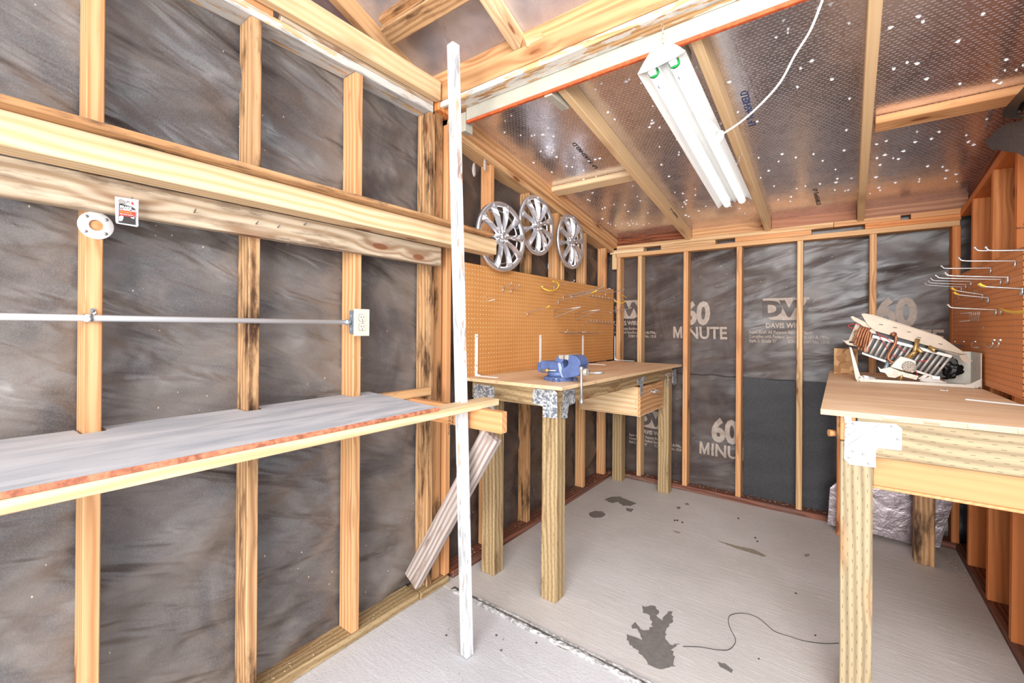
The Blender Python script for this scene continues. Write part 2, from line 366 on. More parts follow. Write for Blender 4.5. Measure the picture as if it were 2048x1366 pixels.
def tube_bm(bm, pts, r, n=8, closed=False, cap=True):
    pts = [Vector(p) for p in pts]; rings = []; prev = None
    for i, p in enumerate(pts):
        if closed: d = pts[(i+1) % len(pts)]-pts[i-1]
        else: d = pts[min(i+1, len(pts)-1)]-pts[max(i-1, 0)]
        d.normalize()
        if prev is None: a = d.orthogonal().normalized()
        else: a = (prev-d*prev.dot(d)).normalized()
        prev = a; b = d.cross(a); rr = r[i] if isinstance(r, (list, tuple)) else r
        rings.append([bm.verts.new(p+(a*math.cos(2*math.pi*k/n)+b*math.sin(2*math.pi*k/n))*rr) for k in range(n)])
    m = len(rings)
    for i in range(m if closed else m-1):
        A = rings[i]; B = rings[(i+1) % m]
        for k in range(n): bm.faces.new((A[k], A[(k+1) % n], B[(k+1) % n], B[k])).smooth = True
    if cap and not closed: bm.faces.new(rings[0][::-1]); bm.faces.new(rings[-1])
def tube(name, pts, r, mat, parent=None, n=8, closed=False):
    pts = [Vector(p) for p in pts]; o = pts[0].copy(); bm = bmesh.new(); tube_bm(bm, [p-o for p in pts], r, n, closed)
    return link(name, tome(bm), mat, parent, Matrix.Translation(o))
def smooth_path(pts, k=6):
    pts = [Vector(p) for p in pts]; out = []
    for i in range(len(pts)-1):
        p0, p1, p2, p3 = pts[max(i-1, 0)], pts[i], pts[i+1], pts[min(i+2, len(pts)-1)]
        for j in range(k):
            t = j/k; out.append(.5*((2*p1)+(p2-p0)*t+(2*p0-5*p1+4*p2-p3)*t*t+(3*p1-p0-3*p2+p3)*t**3))
    out.append(pts[-1]); return out
def lathe(name, prof, mat, parent=None, MW=None, n=24, smooth=True):
    """profile [(r, z)] turned about local z"""
    bm = bmesh.new(); rings = []
    for r, z in prof:
        if r < 1e-5: rings.append([bm.verts.new((0, 0, z))])
        else: rings.append([bm.verts.new((r*math.cos(2*math.pi*k/n), r*math.sin(2*math.pi*k/n), z)) for k in range(n)])
    for A, B in zip(rings, rings[1:]):
        for k in range(n):
            q = [A[k % len(A)], A[(k+1) % len(A)], B[(k+1) % len(B)], B[k % len(B)]]; u = []
            for v in q:
                if v not in u: u.append(v)
            if len(u) > 2: bm.faces.new(u).smooth = smooth
    return link(name, tome(bm), mat, parent, MW)
def frame(loc, zdir, xdir=None):
    z = Vector(zdir).normalized(); x = Vector(xdir) if xdir is not None else z.orthogonal(); x = (x-z*x.dot(z)).normalized(); y = z.cross(x)
    m = Matrix(((x.x, y.x, z.x, 0), (x.y, y.y, z.y, 0), (x.z, y.z, z.z, 0), (0, 0, 0, 1))); m.translation = Vector(loc); return m
def screw(loc, nrm, mat, parent, r=.005, name='screw'):
    return lathe(name, [(0, .0025), (r*.6, .0022), (r, .0008), (r, -.001)], mat, parent, frame(loc, nrm), 8)
def text(name, s, size, MW, mat, parent, depth=.0006, warp=None, bold=.0, sx=1, align='LEFT', space=1, sub=.02):
    cu = bpy.data.curves.new('t', 'FONT'); cu.body = s; cu.size = size; cu.align_x = align; cu.offset = bold; cu.resolution_u = 3; cu.space_character = space
    cu.extrude = 0 if warp else depth/2; cu.fill_mode = 'FRONT' if warp else 'BOTH'
    to = bpy.data.objects.new('t', cu); COL.objects.link(to)
    dg = bpy.context.evaluated_depsgraph_get(); me = bpy.data.meshes.new_from_object(to.evaluated_get(dg))
    bpy.data.objects.remove(to); me.materials.clear()
    bm = bmesh.new(); bm.from_mesh(me); bmesh.ops.remove_doubles(bm, verts=bm.verts, dist=1e-5)
    for v in bm.verts: v.co.x *= sx
    if warp:
        for _ in range(5):
            e = [e for e in bm.edges if e.calc_length() > sub]
            if not e: break
            bmesh.ops.subdivide_edges(bm, edges=e, cuts=1); bmesh.ops.triangulate(bm, faces=bm.faces[:])
        inv = MW.inverted()
        for v in bm.verts: v.co = inv @ warp(MW @ v.co)
    bm.to_mesh(me); bm.free()
    return link(name, me, mat, parent, MW)

# ------------------------------------------------------------------ setting: floor
XW, XP = -1.68, -1.772       # front of the left framing, paper behind it
YB, YP = 3.87, 3.962         # front of the back framing, paper behind it
XR = .61                     # front of the right framing
floor = link('floor', box_me(4.2, 2.86, .1, 0), 'slab_rear', None, Matrix.Translation((-.3, 3.09, -.05)))
tag(floor, 'smooth grey trowelled concrete floor', kind='structure')
front = ab('front_slab', (-2.1, 2.2), (-.9, 1.66), (-.1, -.002), 'slab_front', floor); front['label'] = 'paler rough concrete slab in front of the joint'
def ribbon(name, mat, x0, x1, w, h, z0, y0, seed, parent):
    bm = bmesh.new(); N = int((x1-x0)/.012); rows = []
    for i in range(N+1):
        x = x0+(x1-x0)*i/N; c = y0+.012*noise.noise((x*3, seed, 0)); row = []
        for k in range(7):
            t = k/6-.5; ww = w*(.75+.6*noise.noise((x*9, seed, 3)))
            hh = h*(1-4*t*t)*(.5+1.0*abs(noise.noise((x*45, k*1.7, seed))))
            row.append(bm.verts.new((x, c+t*ww+.003*noise.noise((x*60, k, seed)), z0+max(hh, -.0005) if 0 < k < 6 else z0-.004)))
        rows.append(row)
    for a, b in zip(rows, rows[1:]):
        for k in range(6): bm.faces.new((a[k], a[k+1], b[k+1], b[k]))
    return link(name, tome(bm), mat, parent)
ribbon('joint_crevice', 'seam_dark', -1.62, 1.6, .055, .0015, .0, 1.672, 4.2, floor)
ribbon('joint_ridge', 'seam', -1.60, 1.6, .034, .013, .0, 1.660, 1.1, floor)
ribbon('joint_ridge', 'seam', -1.45, 1.6, .018, .009, .0, 1.688, 9.1, floor)
def stain(pts, mat='oil', name='oil_stain', jag=.03, h=.0008):
    P = [at(x, y, Z=0) for x, y in pts]; out = []
    for i in range(len(P)):
        a, b = P[i], P[(i+1) % len(P)]; n = max(1, int((b-a).length/.012))
        for k in range(n):
            q = a.lerp(b, k/n); out.append(q+Vector((noise.noise(q*60), noise.noise(q*60+Vector((5, 5, 5))), 0))*jag*.6)
    return prism(name, [(p.x, p.y, .0002) for p in out], (0, 0, h), mat, floor)
stain([(1282, 1212), (1312, 1214), (1318, 1224), (1313, 1234), (1322, 1240), (1330, 1226), (1345, 1223), (1346, 1240), (1333, 1258), (1330, 1275), (1340, 1290), (1357, 1287), (1344, 1296), (1348, 1318), (1352, 1334), (1320, 1338), (1296, 1330), (1284, 1310), (1262, 1292), (1254, 1280), (1256, 1270), (1276, 1276), (1283, 1284), (1284, 1268), (1264, 1256), (1268, 1244), (1282, 1256), (1296, 1262), (1304, 1250), (1298, 1230), (1286, 1224)])
stain([(1209, 999), (1222, 994), (1240, 993), (1255, 1000), (1272, 1007), (1262, 1012), (1246, 1012), (1236, 1004), (1222, 1006)], jag=.02)
stain([(1252, 1016), (1268, 1019), (1262, 1024), (1252, 1021)], jag=.02)
stain([(1178, 1026), (1190, 1022), (1204, 1023), (1212, 1029), (1204, 1035), (1188, 1036), (1179, 1032)], 'oil', jag=.006)
stain([(1432, 1081), (1470, 1091), (1508, 1099), (1533, 1112), (1528, 1114), (1500, 1106), (1466, 1095)], 'oil_brown', 'brown_stain', .01)
stain([(1436, 1324), (1450, 1328), (1466, 1340), (1464, 1346), (1452, 1340), (1440, 1334)], 'oil', jag=.01)
stain([(1352, 1015), (1358, 1013), (1362, 1016), (1357, 1019)], 'oil', jag=.006)
stain([(1369, 1007), (1376, 1006), (1379, 1010), (1372, 1010)], 'oil', jag=.006)
stain([(1344, 1062), (1352, 1062), (1363, 1066), (1356, 1067)], 'oil_brown', 'brown_stain', .006)
stain([(1608, 1109), (1618, 1108), (1620, 1112), (1611, 1114)], 'oil_brown', 'brown_stain', .006)
for x, y in ((1352, 1040), (1362, 1044), (1347, 1040), (1508, 1075), (1512, 1082), (1589, 1186), (1474, 1036), (1515, 1317), (1628, 1270), (990, 1270), (1070, 1285), (890, 1270), (1000, 1300)):
    stain([(x, y), (x+4, y-1), (x+5, y+1.5), (x+2, y+3)], 'grit', 'grit_speck', .003)

# ------------------------------------------------------------------ setting: left wall
def wl(y, z, rear=False):
    if rear: u, v = y*.9+z*.5, z*.85-y*.45
    else: u, v = y*.95+z*.3, z*.95-y*(.35 if z < 1 else .12)
    return .030*noise.noise((u*1.4, v*6.5, 3.3))+.010*noise.noise((u*3.3, v*15, 8.1))+.004*noise.noise((u*9, v*30, 1.1))
def sheet(name, o, U, V, nu, nv, off, mat, parent=None, keep=None):
    bm = bmesh.new(); g = []
    for i in range(nu+1):
        g.append([])
        for j in range(nv+1):
            p = Vector(o)+Vector(U)*(i/nu)+Vector(V)*(j/nv); g[-1].append(bm.verts.new(p+off(p)))
    for i in range(nu):
        for j in range(nv): bm.faces.new((g[i][j], g[i+1][j], g[i+1][j+1], g[i][j+1])).smooth = True
    me = bpy.data.meshes.new(name); bm.to_mesh(me); bm.free()
    return link(name, me, mat, parent)
wall_l = sheet('wall_left', (XP-.012, -.7, 0), (0, 2.42, 0), (0, 0, 2.62), 96, 120, lambda p: Vector((wl(p.y, p.z), 0, 0)), 'paper_l')
tag(wall_l, 'open stud wall backed with wrinkled grey building paper', kind='structure')
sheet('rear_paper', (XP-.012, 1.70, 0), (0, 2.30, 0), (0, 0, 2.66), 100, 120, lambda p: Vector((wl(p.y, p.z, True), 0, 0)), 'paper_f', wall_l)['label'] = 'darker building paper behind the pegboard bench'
ab('sheathing', (XP-.06, XP-.045), (-.7, 4.0), (0, 2.62), 'osb', wall_l)
for y0, mm in ((-.135, 'fir'), (.272, 'fir_warm'), (.695, 'fir_stain'), (1.117, 'fir_warm')):
    zt = 2.478
    ab('stud', (XP, XW), (y0, y0+.038), (.040, zt), mm, wall_l)
ab('stud', (XP, XW), (1.549, 1.587), (.04, 2.478), 'fir_stain', wall_l)
ab('stud', (XP, XW-.018), (1.602, 1.66), (.04, 2.52), 'fir_stain', wall_l)['label'] = 'dark-streaked damaged stud at the corner of the opening'
ab('stud', (XP, XW), (1.676, 1.714), (.04, 2.46), 'fir_warm', wall_l)
ab('bottom_plate', (XP-.01, XW+.002), (-.7, 1.50), (0, .040), 'treated', wall_l)
ab('bottom_plate', (XP, XW+.012), (1.505, 1.70), (0, .038), 'treated', wall_l)
ab('bottom_plate', (XP-.01, XW+.004), (1.74, YB), (0, .040), 'redwood', wall_l)
ab('top_plate', (XP-.01, XW-.001), (-.7, 1.575), (2.480, 2.518), 'whitewash', wall_l)['label'] = 'whitewashed flaking top plate'
ab('top_plate', (XP-.01, XW), (.80, 1.575), (2.519, 2.557), 'oldgrey', wall_l)['label'] = 'weathered grey upper top plate'
ab('top_plate', (XP-.01, XW-.004), (-.7, .775), (2.519, 2.557), 'fir_warm', wall_l)
ab('eave_joist', (XW+.005, XW+.043), (-.7, 1.585), (2.535, 2.632), 'white_fir', wall_l)['label'] = 'knotty pale joist along the eave'
ab('gap_light_block', (-2.10, -2.06), (-.7, 1.75), (2.50, 3.6), 'fir_dark', wall_l)  # added dark board, keeps outside light out of the eave gap
ab('soffit_board', (-2.08, XP-.05), (-.7, 1.75), (2.585, 2.60), 'fir_dark', wall_l)
# studs of the rear part of the left wall
def plate_z(y): return 2.402-.157*(y-1.84)
for y0, mm in ((2.058, 'fir_warm'), (2.474, 'fir_stain'), (2.848, 'fir_warm'), (2.926, 'fir_warm'), (3.299, 'fir_warm'), (3.709, 'fir_warm')):
    ab('stud', (XP, XW-.014), (y0, y0+.038), (.04, plate_z(y0+.02)), mm, wall_l)
board('sloped_plate', (XP+.03, 1.70, plate_z(1.70)+.019), (XP+.03, YB, plate_z(YB)+.019), .12, .038, 'fir', wall_l)
board('sloped_plate', (XW-.0, 1.70, plate_z(1.70)+.085), (XW-.0, YB+.02, plate_z(YB+.02)+.085), .05, .088, 'fir_warm', wall_l)
lump = plain('plaster_lump', C(176, 166, 158), .9, nz=.2, nscale=80, bump=.6)
for px, py, r in ((948, 340, .022), (970, 330, .02), (1097, 532, .014)):
    p = at(px, py, X=XW-.012); bm = bmesh.new(); bmesh.ops.create_icosphere(bm, subdivisions=2, radius=r)
    for v in bm.verts: v.co = Vector((v.co.x*.25, v.co.y*.7, v.co.z*1.9))*(1+.35*noise.noise(v.co*90+p*5))
    link('plaster_lump', tome(bm, smooth=True), lump, wall_l, Matrix.Translation(p))

# ------------------------------------------------------------------ setting: back wall
def wb(x, z):
    u, v = x*.95+z*.15, z-x*.18
    return .018*noise.noise((u*1.8, v*5.5, 13.3))+.011*noise.noise((u*4.1, v*13, 18.1))+.003*noise.noise((u*12, v*26, 11.1))
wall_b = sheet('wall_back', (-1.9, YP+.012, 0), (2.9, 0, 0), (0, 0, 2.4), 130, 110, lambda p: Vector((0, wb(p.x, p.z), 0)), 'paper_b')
tag(wall_b, 'back stud wall with printed building paper', kind='structure')
ab('sheathing', (-1.9, 1.0), (YP+.05, YP+.07), (0, 2.5), 'osb', wall_b)
for x0, x1, mm, z0 in ((-1.654, -1.616, 'fir_warm', .04), (-1.452, -1.414, 'fir', .04), (-1.052, -1.014, 'fir_warm', .04), (-.643, -.605, 'fir_warm', .03), (-.238, -.200, 'fir', .02), (.180, .218, 'fir_warm', .04), (.585, .623, 'fir_orange', .04)):
    ab('stud', (x0, x1), (YB, YP), (z0, 2.03), mm, wall_b)
ab('bottom_plate', (-1.6, .06), (YB-.006, YP), (0, .042), 'redwood', wall_b)
ab('bottom_plate', (.1, .62), (YB-.006, YP), (0, .042), 'redwood', wall_b)
ab('top_plate', (-1.665, .62), (YB, YP), (2.031, 2.067), 'fir', wall_b)
for x0, x1, mm in ((-1.722, -1.400, 'white_fir'), (-1.245, -.800, 'fir'), (-.655, -.15, 'fir_warm'), (.155, .625, 'fir_orange')):
    ab('top_plate', (x0, x1), (YB, YP), (2.068, 2.104), mm, wall_b)
for x0, x1, mm in ((-1.655, -.02, 'fir'), (-.018, .34, 'fir_warm'), (.39, .625, 'fir_warm')):
    ab('top_plate', (x0, x1), (YB+.002, YP), (2.105, 2.141), mm, wall_b)
ab('spacer_block', (-1.70, -1.655), (YB, YP), (1.925, 2.066), 'white_fir', wall_b)
for x0, x1, mm in ((-1.66, -1.03, 'fir_dark'), (-1.03+.04, -.45, 'fir_warm'), (-.405, .11, 'rim'), (.15, .66, 'rim')):
    board('rim_block', (x0, YB+.045, 2.178), (x1, YB+.045, 2.178), .038, .075, mm, wall_b, (0, -.1, 1))
# lower sheet of darker felt on two bays
for x0, x1 in ((-.60, -.24), (-.198, .16)):
    sheet('felt_patch', (x0, YP-.004, .03), (x1-x0, 0, 0), (0, 0, .955), 24, 40, lambda p: Vector((0, .3*wb(p.x*1.3, p.z), 0)), 'felt', wall_b)['label'] = 'smooth black felt below the printed paper'
# paper lap: ragged line at about a metre
bm = bmesh.new(); prev = None
for i in range(110):
    x = -1.40+i*.0105; z = .985+.008*noise.noise((x*9, 0, 5)); y = YP+wb(x, z)-.002
    a = bm.verts.new((x, y, z)); b = bm.verts.new((x, y-.004, z-.003)); c = bm.verts.new((x, y, z-.005))
    if prev: bm.faces.new((prev[0], a, b, prev[1])); bm.faces.new((prev[1], b, c, prev[2]))
    prev = (a, b, c)
link('paper_lap', tome(bm), 'felt', wall_b)
bwarp = lambda k: (lambda p: Vector((p.x, YP+.012+wb(p.x, p.z)-k, p.z)))
RB = Matrix(((1, 0, 0, 0), (0, 0, -1, 0), (0, 1, 0, 0), (0, 0, 0, 1)))
def btext(s, x, z, size, mat='ink', bold=0, sx=1, k=.003, align='CENTER', space=1):
    return text('printed_lettering', s, size, Matrix.Translation((x, YP, z)) @ RB, mat, wall_b, warp=bwarp(k), bold=bold, sx=sx, align=align, space=space)
def flat_print(name, P, k=.003):
    bm = bmesh.new(); f = bm.faces.new([bm.verts.new((a, YP, b)) for a, b in P]); bmesh.ops.triangulate(bm, faces=[f])
    for _ in range(4):
        e = [e for e in bm.edges if e.calc_length() > .02]
        if not e: break
        bmesh.ops.subdivide_edges(bm, edges=e, cuts=1); bmesh.ops.triangulate(bm, faces=bm.faces[:])
    w = bwarp(k)
    for v in bm.verts: v.co = w(v.co)
    link(name, tome(bm), 'ink', wall_b)
def letter_m(x, z, w, h):
    t = w*.22
    for P in (((0, 0), (t, 0), (t, h), (0, h)), ((w-t, 0), (w, 0), (w, h), (w-t, h)), ((t, h), (t, h*.62), (w/2-t*.35, 0), (w/2, 0), (w/2, h*.36)), ((w-t, h), (w/2, h*.36), (w/2, 0), (w/2+t*.35, 0), (w-t, h*.62))):
        flat_print('printed_lettering', [(x+a, z+b) for a, b in P])
def sixty(x, z, s=1.0):
    btext('60', x-.02, z, .262*s, bold=.011, sx=.80); btext('INUTE', x-.128*s, z-.127*s, .142*s, bold=.0035, sx=.86, align='LEFT'); letter_m(x-.216*s, z-.127*s, .078*s, .102*s)
def dw(x, z, s=1.0):
    P = [(-.15, .172), (.155, .172), (.155, .09), (.11, .02), (.07, .0), (.035, .03), (.005, 0), (-.03, .004), (-.1, .004), (-.15, .07)]
    bm = bmesh.new(); f = bm.faces.new([bm.verts.new((x+a*s, YP, z+b*s)) for a, b in P]); bmesh.ops.triangulate(bm, faces=[f])
    for _ in range(4):
        e = [e for e in bm.edges if e.calc_length() > .02]
        bmesh.ops.subdivide_edges(bm, edges=e, cuts=1); bmesh.ops.triangulate(bm, faces=bm.faces[:])
    w = bwarp(.0025)
    for v in bm.verts: v.co = w(v.co)
    link('printed_emblem', tome(bm), 'ink', wall_b)
    btext('DW', x+.005*s, z+.032*s, .165*s, 'ink_dim', .009, 1.12, .005, space=.92)
    btext('DAVIS WIRE', x-.005*s, z-.060*s, .054*s, bold=.0018, sx=.86)
    for i, l in enumerate(("Super Kraft All Purpose Building Paper.", "Complies with Federal Specification UU-B-790a,", "Style 2, Grade 'D'          ICBO Report No. 1318")):
        btext(l, x-.245*s, z-(.105+.035*i)*s, .0335*s, bold=.0006, sx=.80, align='LEFT')
sixty(-.945, 1.418); sixty(.345, 1.405); sixty(-.72, .437, 1.0); dw(-.320, 1.445); dw(-1.595, 1.465); dw(-1.34, .462, .92)

# ------------------------------------------------------------------ setting: right wall
wall_r = ab('wall_right', (.768, .80), (1.7, 4.0), (0, 2.6), 'fir_dark'); tag(wall_r, 'right stud wall of deep orange timbers', kind='structure')
def rake_z(y): return 2.195-.115*(y-3.17)-.03
for y0 in (1.97, 2.38, 2.785, 3.15, 3.55):
    board('stud', (XR-.006+.072, y0+.019, .04), (XR+.008+.072, y0+.019, rake_z(y0)), .14, .038, 'fir_orange', wall_r, (0, 1, 0))
ab('bottom_plate', (XR-.004, .768), (1.9, YB+.03), (0, .042), 'redwood', wall_r)
board('sloped_plate', (XR+.08, 1.8, rake_z(1.8)+.02), (XR+.08, YB, rake_z(YB)+.02), .14, .038, 'fir_orange', wall_r)
board('sloped_plate', (XR+.08, 1.8, rake_z(1.8)+.10), (XR+.08, YB, rake_z(YB)+.10), .06, .12, 'fir_dark', wall_r)
ab('corner_stud', (.70, .76), (3.80, 3.86), (.04, 2.02), 'fir_dark', wall_r)
# mill stamp on one stud
p = Vector((XR+.03, 2.783, 1.985))
sm = frame((XR+.035, 2.7835, 1.845), (0, -1, 0), (-1, 0, 0))
for s, dx, dz, sz in (('2', -.045, 0, .045), ('\u25bc', -.012, .004, .024), ('HEM-FIR', -.012, .03, .012), ('(7) A-L', -.072, .018, .022)):
    text('mill_stamp', s, sz, sm @ Matrix.Translation((dx, dz, 0)), 'ink_black', wall_r)

# ------------------------------------------------------------------ setting: ceilings
def foil_z(y): return 2.217+.152*(3.866-y)
def ceil_sheet(name, y0, y1, zf, x0, x1, th, mat, parent=None):
    o = Vector(((x0+x1)/2, (y0+y1)/2, zf((y0+y1)/2)+th/2)); v = []
    d = Vector((0, y1-y0, zf(y1)-zf(y0)))
    return board(name, o-d/2, o+d/2, x1-x0, th, mat, parent, (0, 0, 1), 0)
ceil = ceil_sheet('ceiling', 1.62, 4.05, foil_z, -1.95, .95, .011, 'foil'); tag(ceil, 'sloping foil-faced roof sheathing of the rear bay', kind='structure')
RD = .089
def rafter(x0, x1, yn, yf, mat='fir'):
    mat = 'white_fir'
    a = Vector((x0, yn, foil_z(yn)-RD/2-.001)); b = Vector((x1, yf, foil_z(yf)-RD/2-.001))
    return board('rafter', a, b, .038, RD, mat, ceil)
rA = rafter(-1.012, -1.012, 1.70, 3.93, 'fir'); rB = rafter(-.43, -.426, 1.70, 3.93, 'fir'); rC = rafter(.095, .132, 1.70, 3.93, 'fir_warm')
def block(x0, x1, y, mat='fir_warm'):
    z = foil_z(y)-.021; return board('blocking', (x0, y, z), (x1, y, z), .089, .038, mat, ceil, (0, .15, 1))
block(-1.655, -1.032, 2.745, 'white_fir'); block(.145, .70, 2.745, 'fir_warm')
# header beam and trim over the opening
hb = ab('header_beam', (-1.70, 1.6), (1.60, 1.688), (2.545, 2.632), 'header', ceil)
ab('header_beam', (-1.68, 1.6), (1.603, 1.688), (2.515, 2.544), 'header_chip', ceil)['label'] = 'lower edge of the header with flaking white paint'
ab('trim_board', (-1.56, 1.6), (1.690, 1.706), (2.452, 2.53), 'cream', ceil)
ab('trim_edge', (-1.56, 1.6), (1.690, 1.708), (2.437, 2.4515), 'orange_paint', ceil)
ab('end_block', (-1.74, -1.66), (1.592, 1.70), (2.50, 2.655), 'fir_orange', ceil)
for x in (-1.065, -.50):
    ab('trim_stub', (x-.02, x+.022), (1.70, 1.86), (2.43, 2.50), 'cream', ceil)
ab('trim_stub', (-1.60, -1.565), (1.69, 1.75), (2.40, 2.50), 'cream', ceil)
# nail tips with bright splinters poking through the sheathing
bm = bmesh.new()
for i in range(230):
    x = random.uniform(-1.6, .6); y = random.choice((1.95, 2.15, 2.35, 2.55, 2.95, 3.15, 3.35, 3.55))+random.uniform(-.06, .06)
    if i % 3 == 0: y = random.uniform(1.8, 3.7)
    z = foil_z(y); k = 5
    c = bm.verts.new((x, y, z-.007)); r = random.uniform(.005, .012)
    ring = [bm.verts.new((x+math.cos(a)*r*q, y+math.sin(a)*r*q, z+.0005)) for a, q in [(6.283*j/10+i, random.uniform(.6, 1.3) if j % 2 else .22) for j in range(10)]]
    for j in range(10): bm.faces.new((c, ring[j], ring[(j+1) % 10]))
tag(link('nail_tip', tome(bm), 'white_print', ceil), 'bright nail tips poking through the foil', kind='stuff')
# stamps on the foil, read from below
def fstamp(s, px, py, px2, py2, size, mat):
    a = None
    def hit(x, y):
        d = rt*((x-1024)/F_PX)-up*((y-CY)/F_PX)+fw; t = (foil_z(0)-CAM_H)/(d.z+.152*d.y); return Vector((0, 0, CAM_H))+d*t
    a, b = hit(px, py), hit(px2, py2); n = Vector((0, -.152, -1)).normalized(); x = (b-a)
    fx = frame(a+n*.0015, n, x); return text('foil_stamp', s, size, fx, M[mat], ceil, sx=x.length/(size*len(s)*.52))
fstamp('LP TechSHIELD', 1196, 336, 1148, 282, .034, 'ink_black')
fstamp('LP TechSHIELD', 1512, 250, 1494, 176, .046, 'ink_blue')
fstamp('LP TechSHIELD', 1625, 378, 1634, 412, .036, 'ink_black')
text('timber_stamp', 'LP TechSHIELD', .03, frame((-.9915, 3.30, foil_z(3.3)-.05), (1, 0, 0), (0, 1, -.152)), 'ink_black', ceil)

main = None
def roof_z(y): return 2.747+.37*(1.66-y)
main = ceil_sheet('ceiling', -.6, 1.75, roof_z, -2.2, 2.0, .011, 'foil_near'); tag(main, 'scuffed foil roof sheathing over the front bay', kind='structure')
def mraft(x, mat, y1=1.655):
    board('rafter', (x, -.55, roof_z(-.55)-.047), (x, y1, roof_z(y1)-.047), .042, .089, mat, main)
mraft(-1.85, 'fir'); mraft(-1.197, 'white_fir'); mraft(-.56, 'fir'); mraft(.05, 'fir')
yb = 1.345
board('blocking', (-1.76, yb, roof_z(yb)-.075), (-1.222, yb, roof_z(yb)-.075), .086, .038, 'fir_stain', main, (0, .37, 1))
board('blocking', (-1.76, yb-.03, roof_z(yb-.03)-.03), (-1.222, yb-.03, roof_z(yb-.03)-.03), .038, .05, 'fir_stain', main, (0, .37, 1))
ab('gable_board', (-1.83, 1.9), (1.662, 1.70), (2.634, 2.745), 'fir_warm', main)
board('toe_block', (-1.125, 1.60, 2.634), (-1.07, 1.66, 2.67), .04, .04, 'fir', main)

# ------------------------------------------------------------------ white post
base = at(938, 1306, Z=0)
post = board('post', (-1.238, 1.372, 0), (-1.318, 1.345, 2.575), .040, .040, 'postpaint', None, (-.12, -.99, 0))
tag(post, 'leaning post with peeling white paint standing free on the concrete floor', 'post')

# ------------------------------------------------------------------ upper shelf
sh = root('wall_shelf', (-1.6, 0, 1.8), 'long upper shelf made of knotty pale lumber over a weathered grey ledger board', 'shelf')
ab('ledger', (XW, XW+.038), (-.7, 1.60), (1.686, 1.784), 'oldgrey', sh)['label'] = 'weathered grey ledger full of nails'
ab('front_rail', (XW+.040, -1.552), (-.7, 1.945), (1.785, 1.868), 'white_fir', sh)
ab('shelf_board', (XW+.010, -1.505), (-.7, 1.865), (1.869, 1.887), 'fir_stain', sh)
for px, py in ((388, 425), (512, 448), (608, 450), (262, 403), (555, 455)):
    p = at(px, py, X=XW+.038); tube('nail', [p, p+Vector((.03, -.004, .006))], .0022, 'steel_dark', sh, 6)

# ------------------------------------------------------------------ lower shelf
ls = root('wall_shelf', (-1.45, 0, 1.05), 'low deep shelf topped with dull grey foil sheathing, notched round the studs', 'shelf')
pts = [(-1.203, -.7), (-1.203, 1.165), (XP+.02, 1.245)]
for y0 in (1.117, .695, .272, -.135):
    pts += [(XP+.02, y0+.050), (XW+.006, y0+.050), (XW+.006, y0-.008), (XP+.02, y0-.008)]
pts += [(XP+.02, -.7)]
prism('shelf_panel', [(x, y, 1.0585) for x, y in pts], (0, 0, .0105), 'foil_shelf', ls)
ab('panel_edge', (-1.2025, -1.199), (-.7, 1.163), (1.0565, 1.0695), 'osb_red', ls)['label'] = 'rough reddish strand-board edge'
ab('front_rail', (-1.29, -1.2005), (-.7, 1.53), (1.027, 1.0555), 'white_fir', ls)
ab('support_arm', (XW, -1.09), (1.406, 1.444), (.938, 1.026), 'fir_warm', ls)
ab('wall_cleat', (XW+.001, XW+.037), (1.16, 1.54), (1.028, 1.066), 'fir', ls)
board('brace', at(826, 1160, Y=1.470), at(984, 868, Y=1.470), .096, .038, 'greyweather', ls, (0, 1, 0)).name = 'brace'
for s, dz in (('TUALATIN', 0), ('1941L', .028)):
    pass
st = frame(at(903, 832, Y=1.4055), (0, -1, 0), (0, 0, -1)); text('mill_stamp', '9041 6L', .02, st, 'ink_black', ls)
st = frame(at(896, 830, Y=1.4055), (0, -1, 0), (0, 0, -1)); text('mill_stamp', '010 LAUG', .02, frame(at(897, 830, Y=1.4055), (0, -1, 0), (0, 0, -1)), 'ink_black', ls)

# ------------------------------------------------------------------ conduit, outlet, flange, packet
cz = 1.389
cd = root('conduit', (XW+.014, .3, cz), 'straight bare metal conduit pipe running level along the near wall studs', 'pipe')
tube('pipe', [(XW+.014, -.7, cz), (XW+.014, 1.075, cz)], .0092, 'conduit', cd, 16)
tube('coupling', [(XW+.014, 1.068, cz), (XW+.014, 1.077, cz), (XW+.014, 1.078, cz), (XW+.014, 1.094, cz)], [.0125, .0125, .0105, .0105], 'galv', cd, 12)
sp = prism('pipe_strap', [at(x, y, X=XW+.002) for x, y in ((180, 618), (184, 616), (189, 618), (192, 626), (186, 630), (181, 626))], (.003, 0, 0), 'galv', cd)
tube('strap_bend', [(XW+.014, .268, cz), (XW+.014, .286, cz)], .0115, 'galv', cd, 16)
screw(at(186, 622, X=XW+.005), (1, 0, 0), 'steel_dark', cd, .004)
ol = root('electrical_outlet', (XW, 1.12, 1.33), 'ivory duplex power outlet on a grey steel box at the end of the conduit', 'outlet')
ab('outlet_box', (XW, XW+.050), (1.094, 1.150), (1.340, 1.440), 'grey_box', ol, .002)
for dz in (.028, -.028): tube('knockout', [Vector((XW+.025+.011*math.cos(a), 1.0936, 1.39+dz+.011*math.sin(a))) for a in [k*6.283/14 for k in range(14)]], .0009, 'steel', ol, 5, True)
pl = ab('cover_plate', (XW+.050, XW+.056), (1.083, 1.158), (1.331, 1.446), 'ivory', ol, .002)
xo = XW+.0565
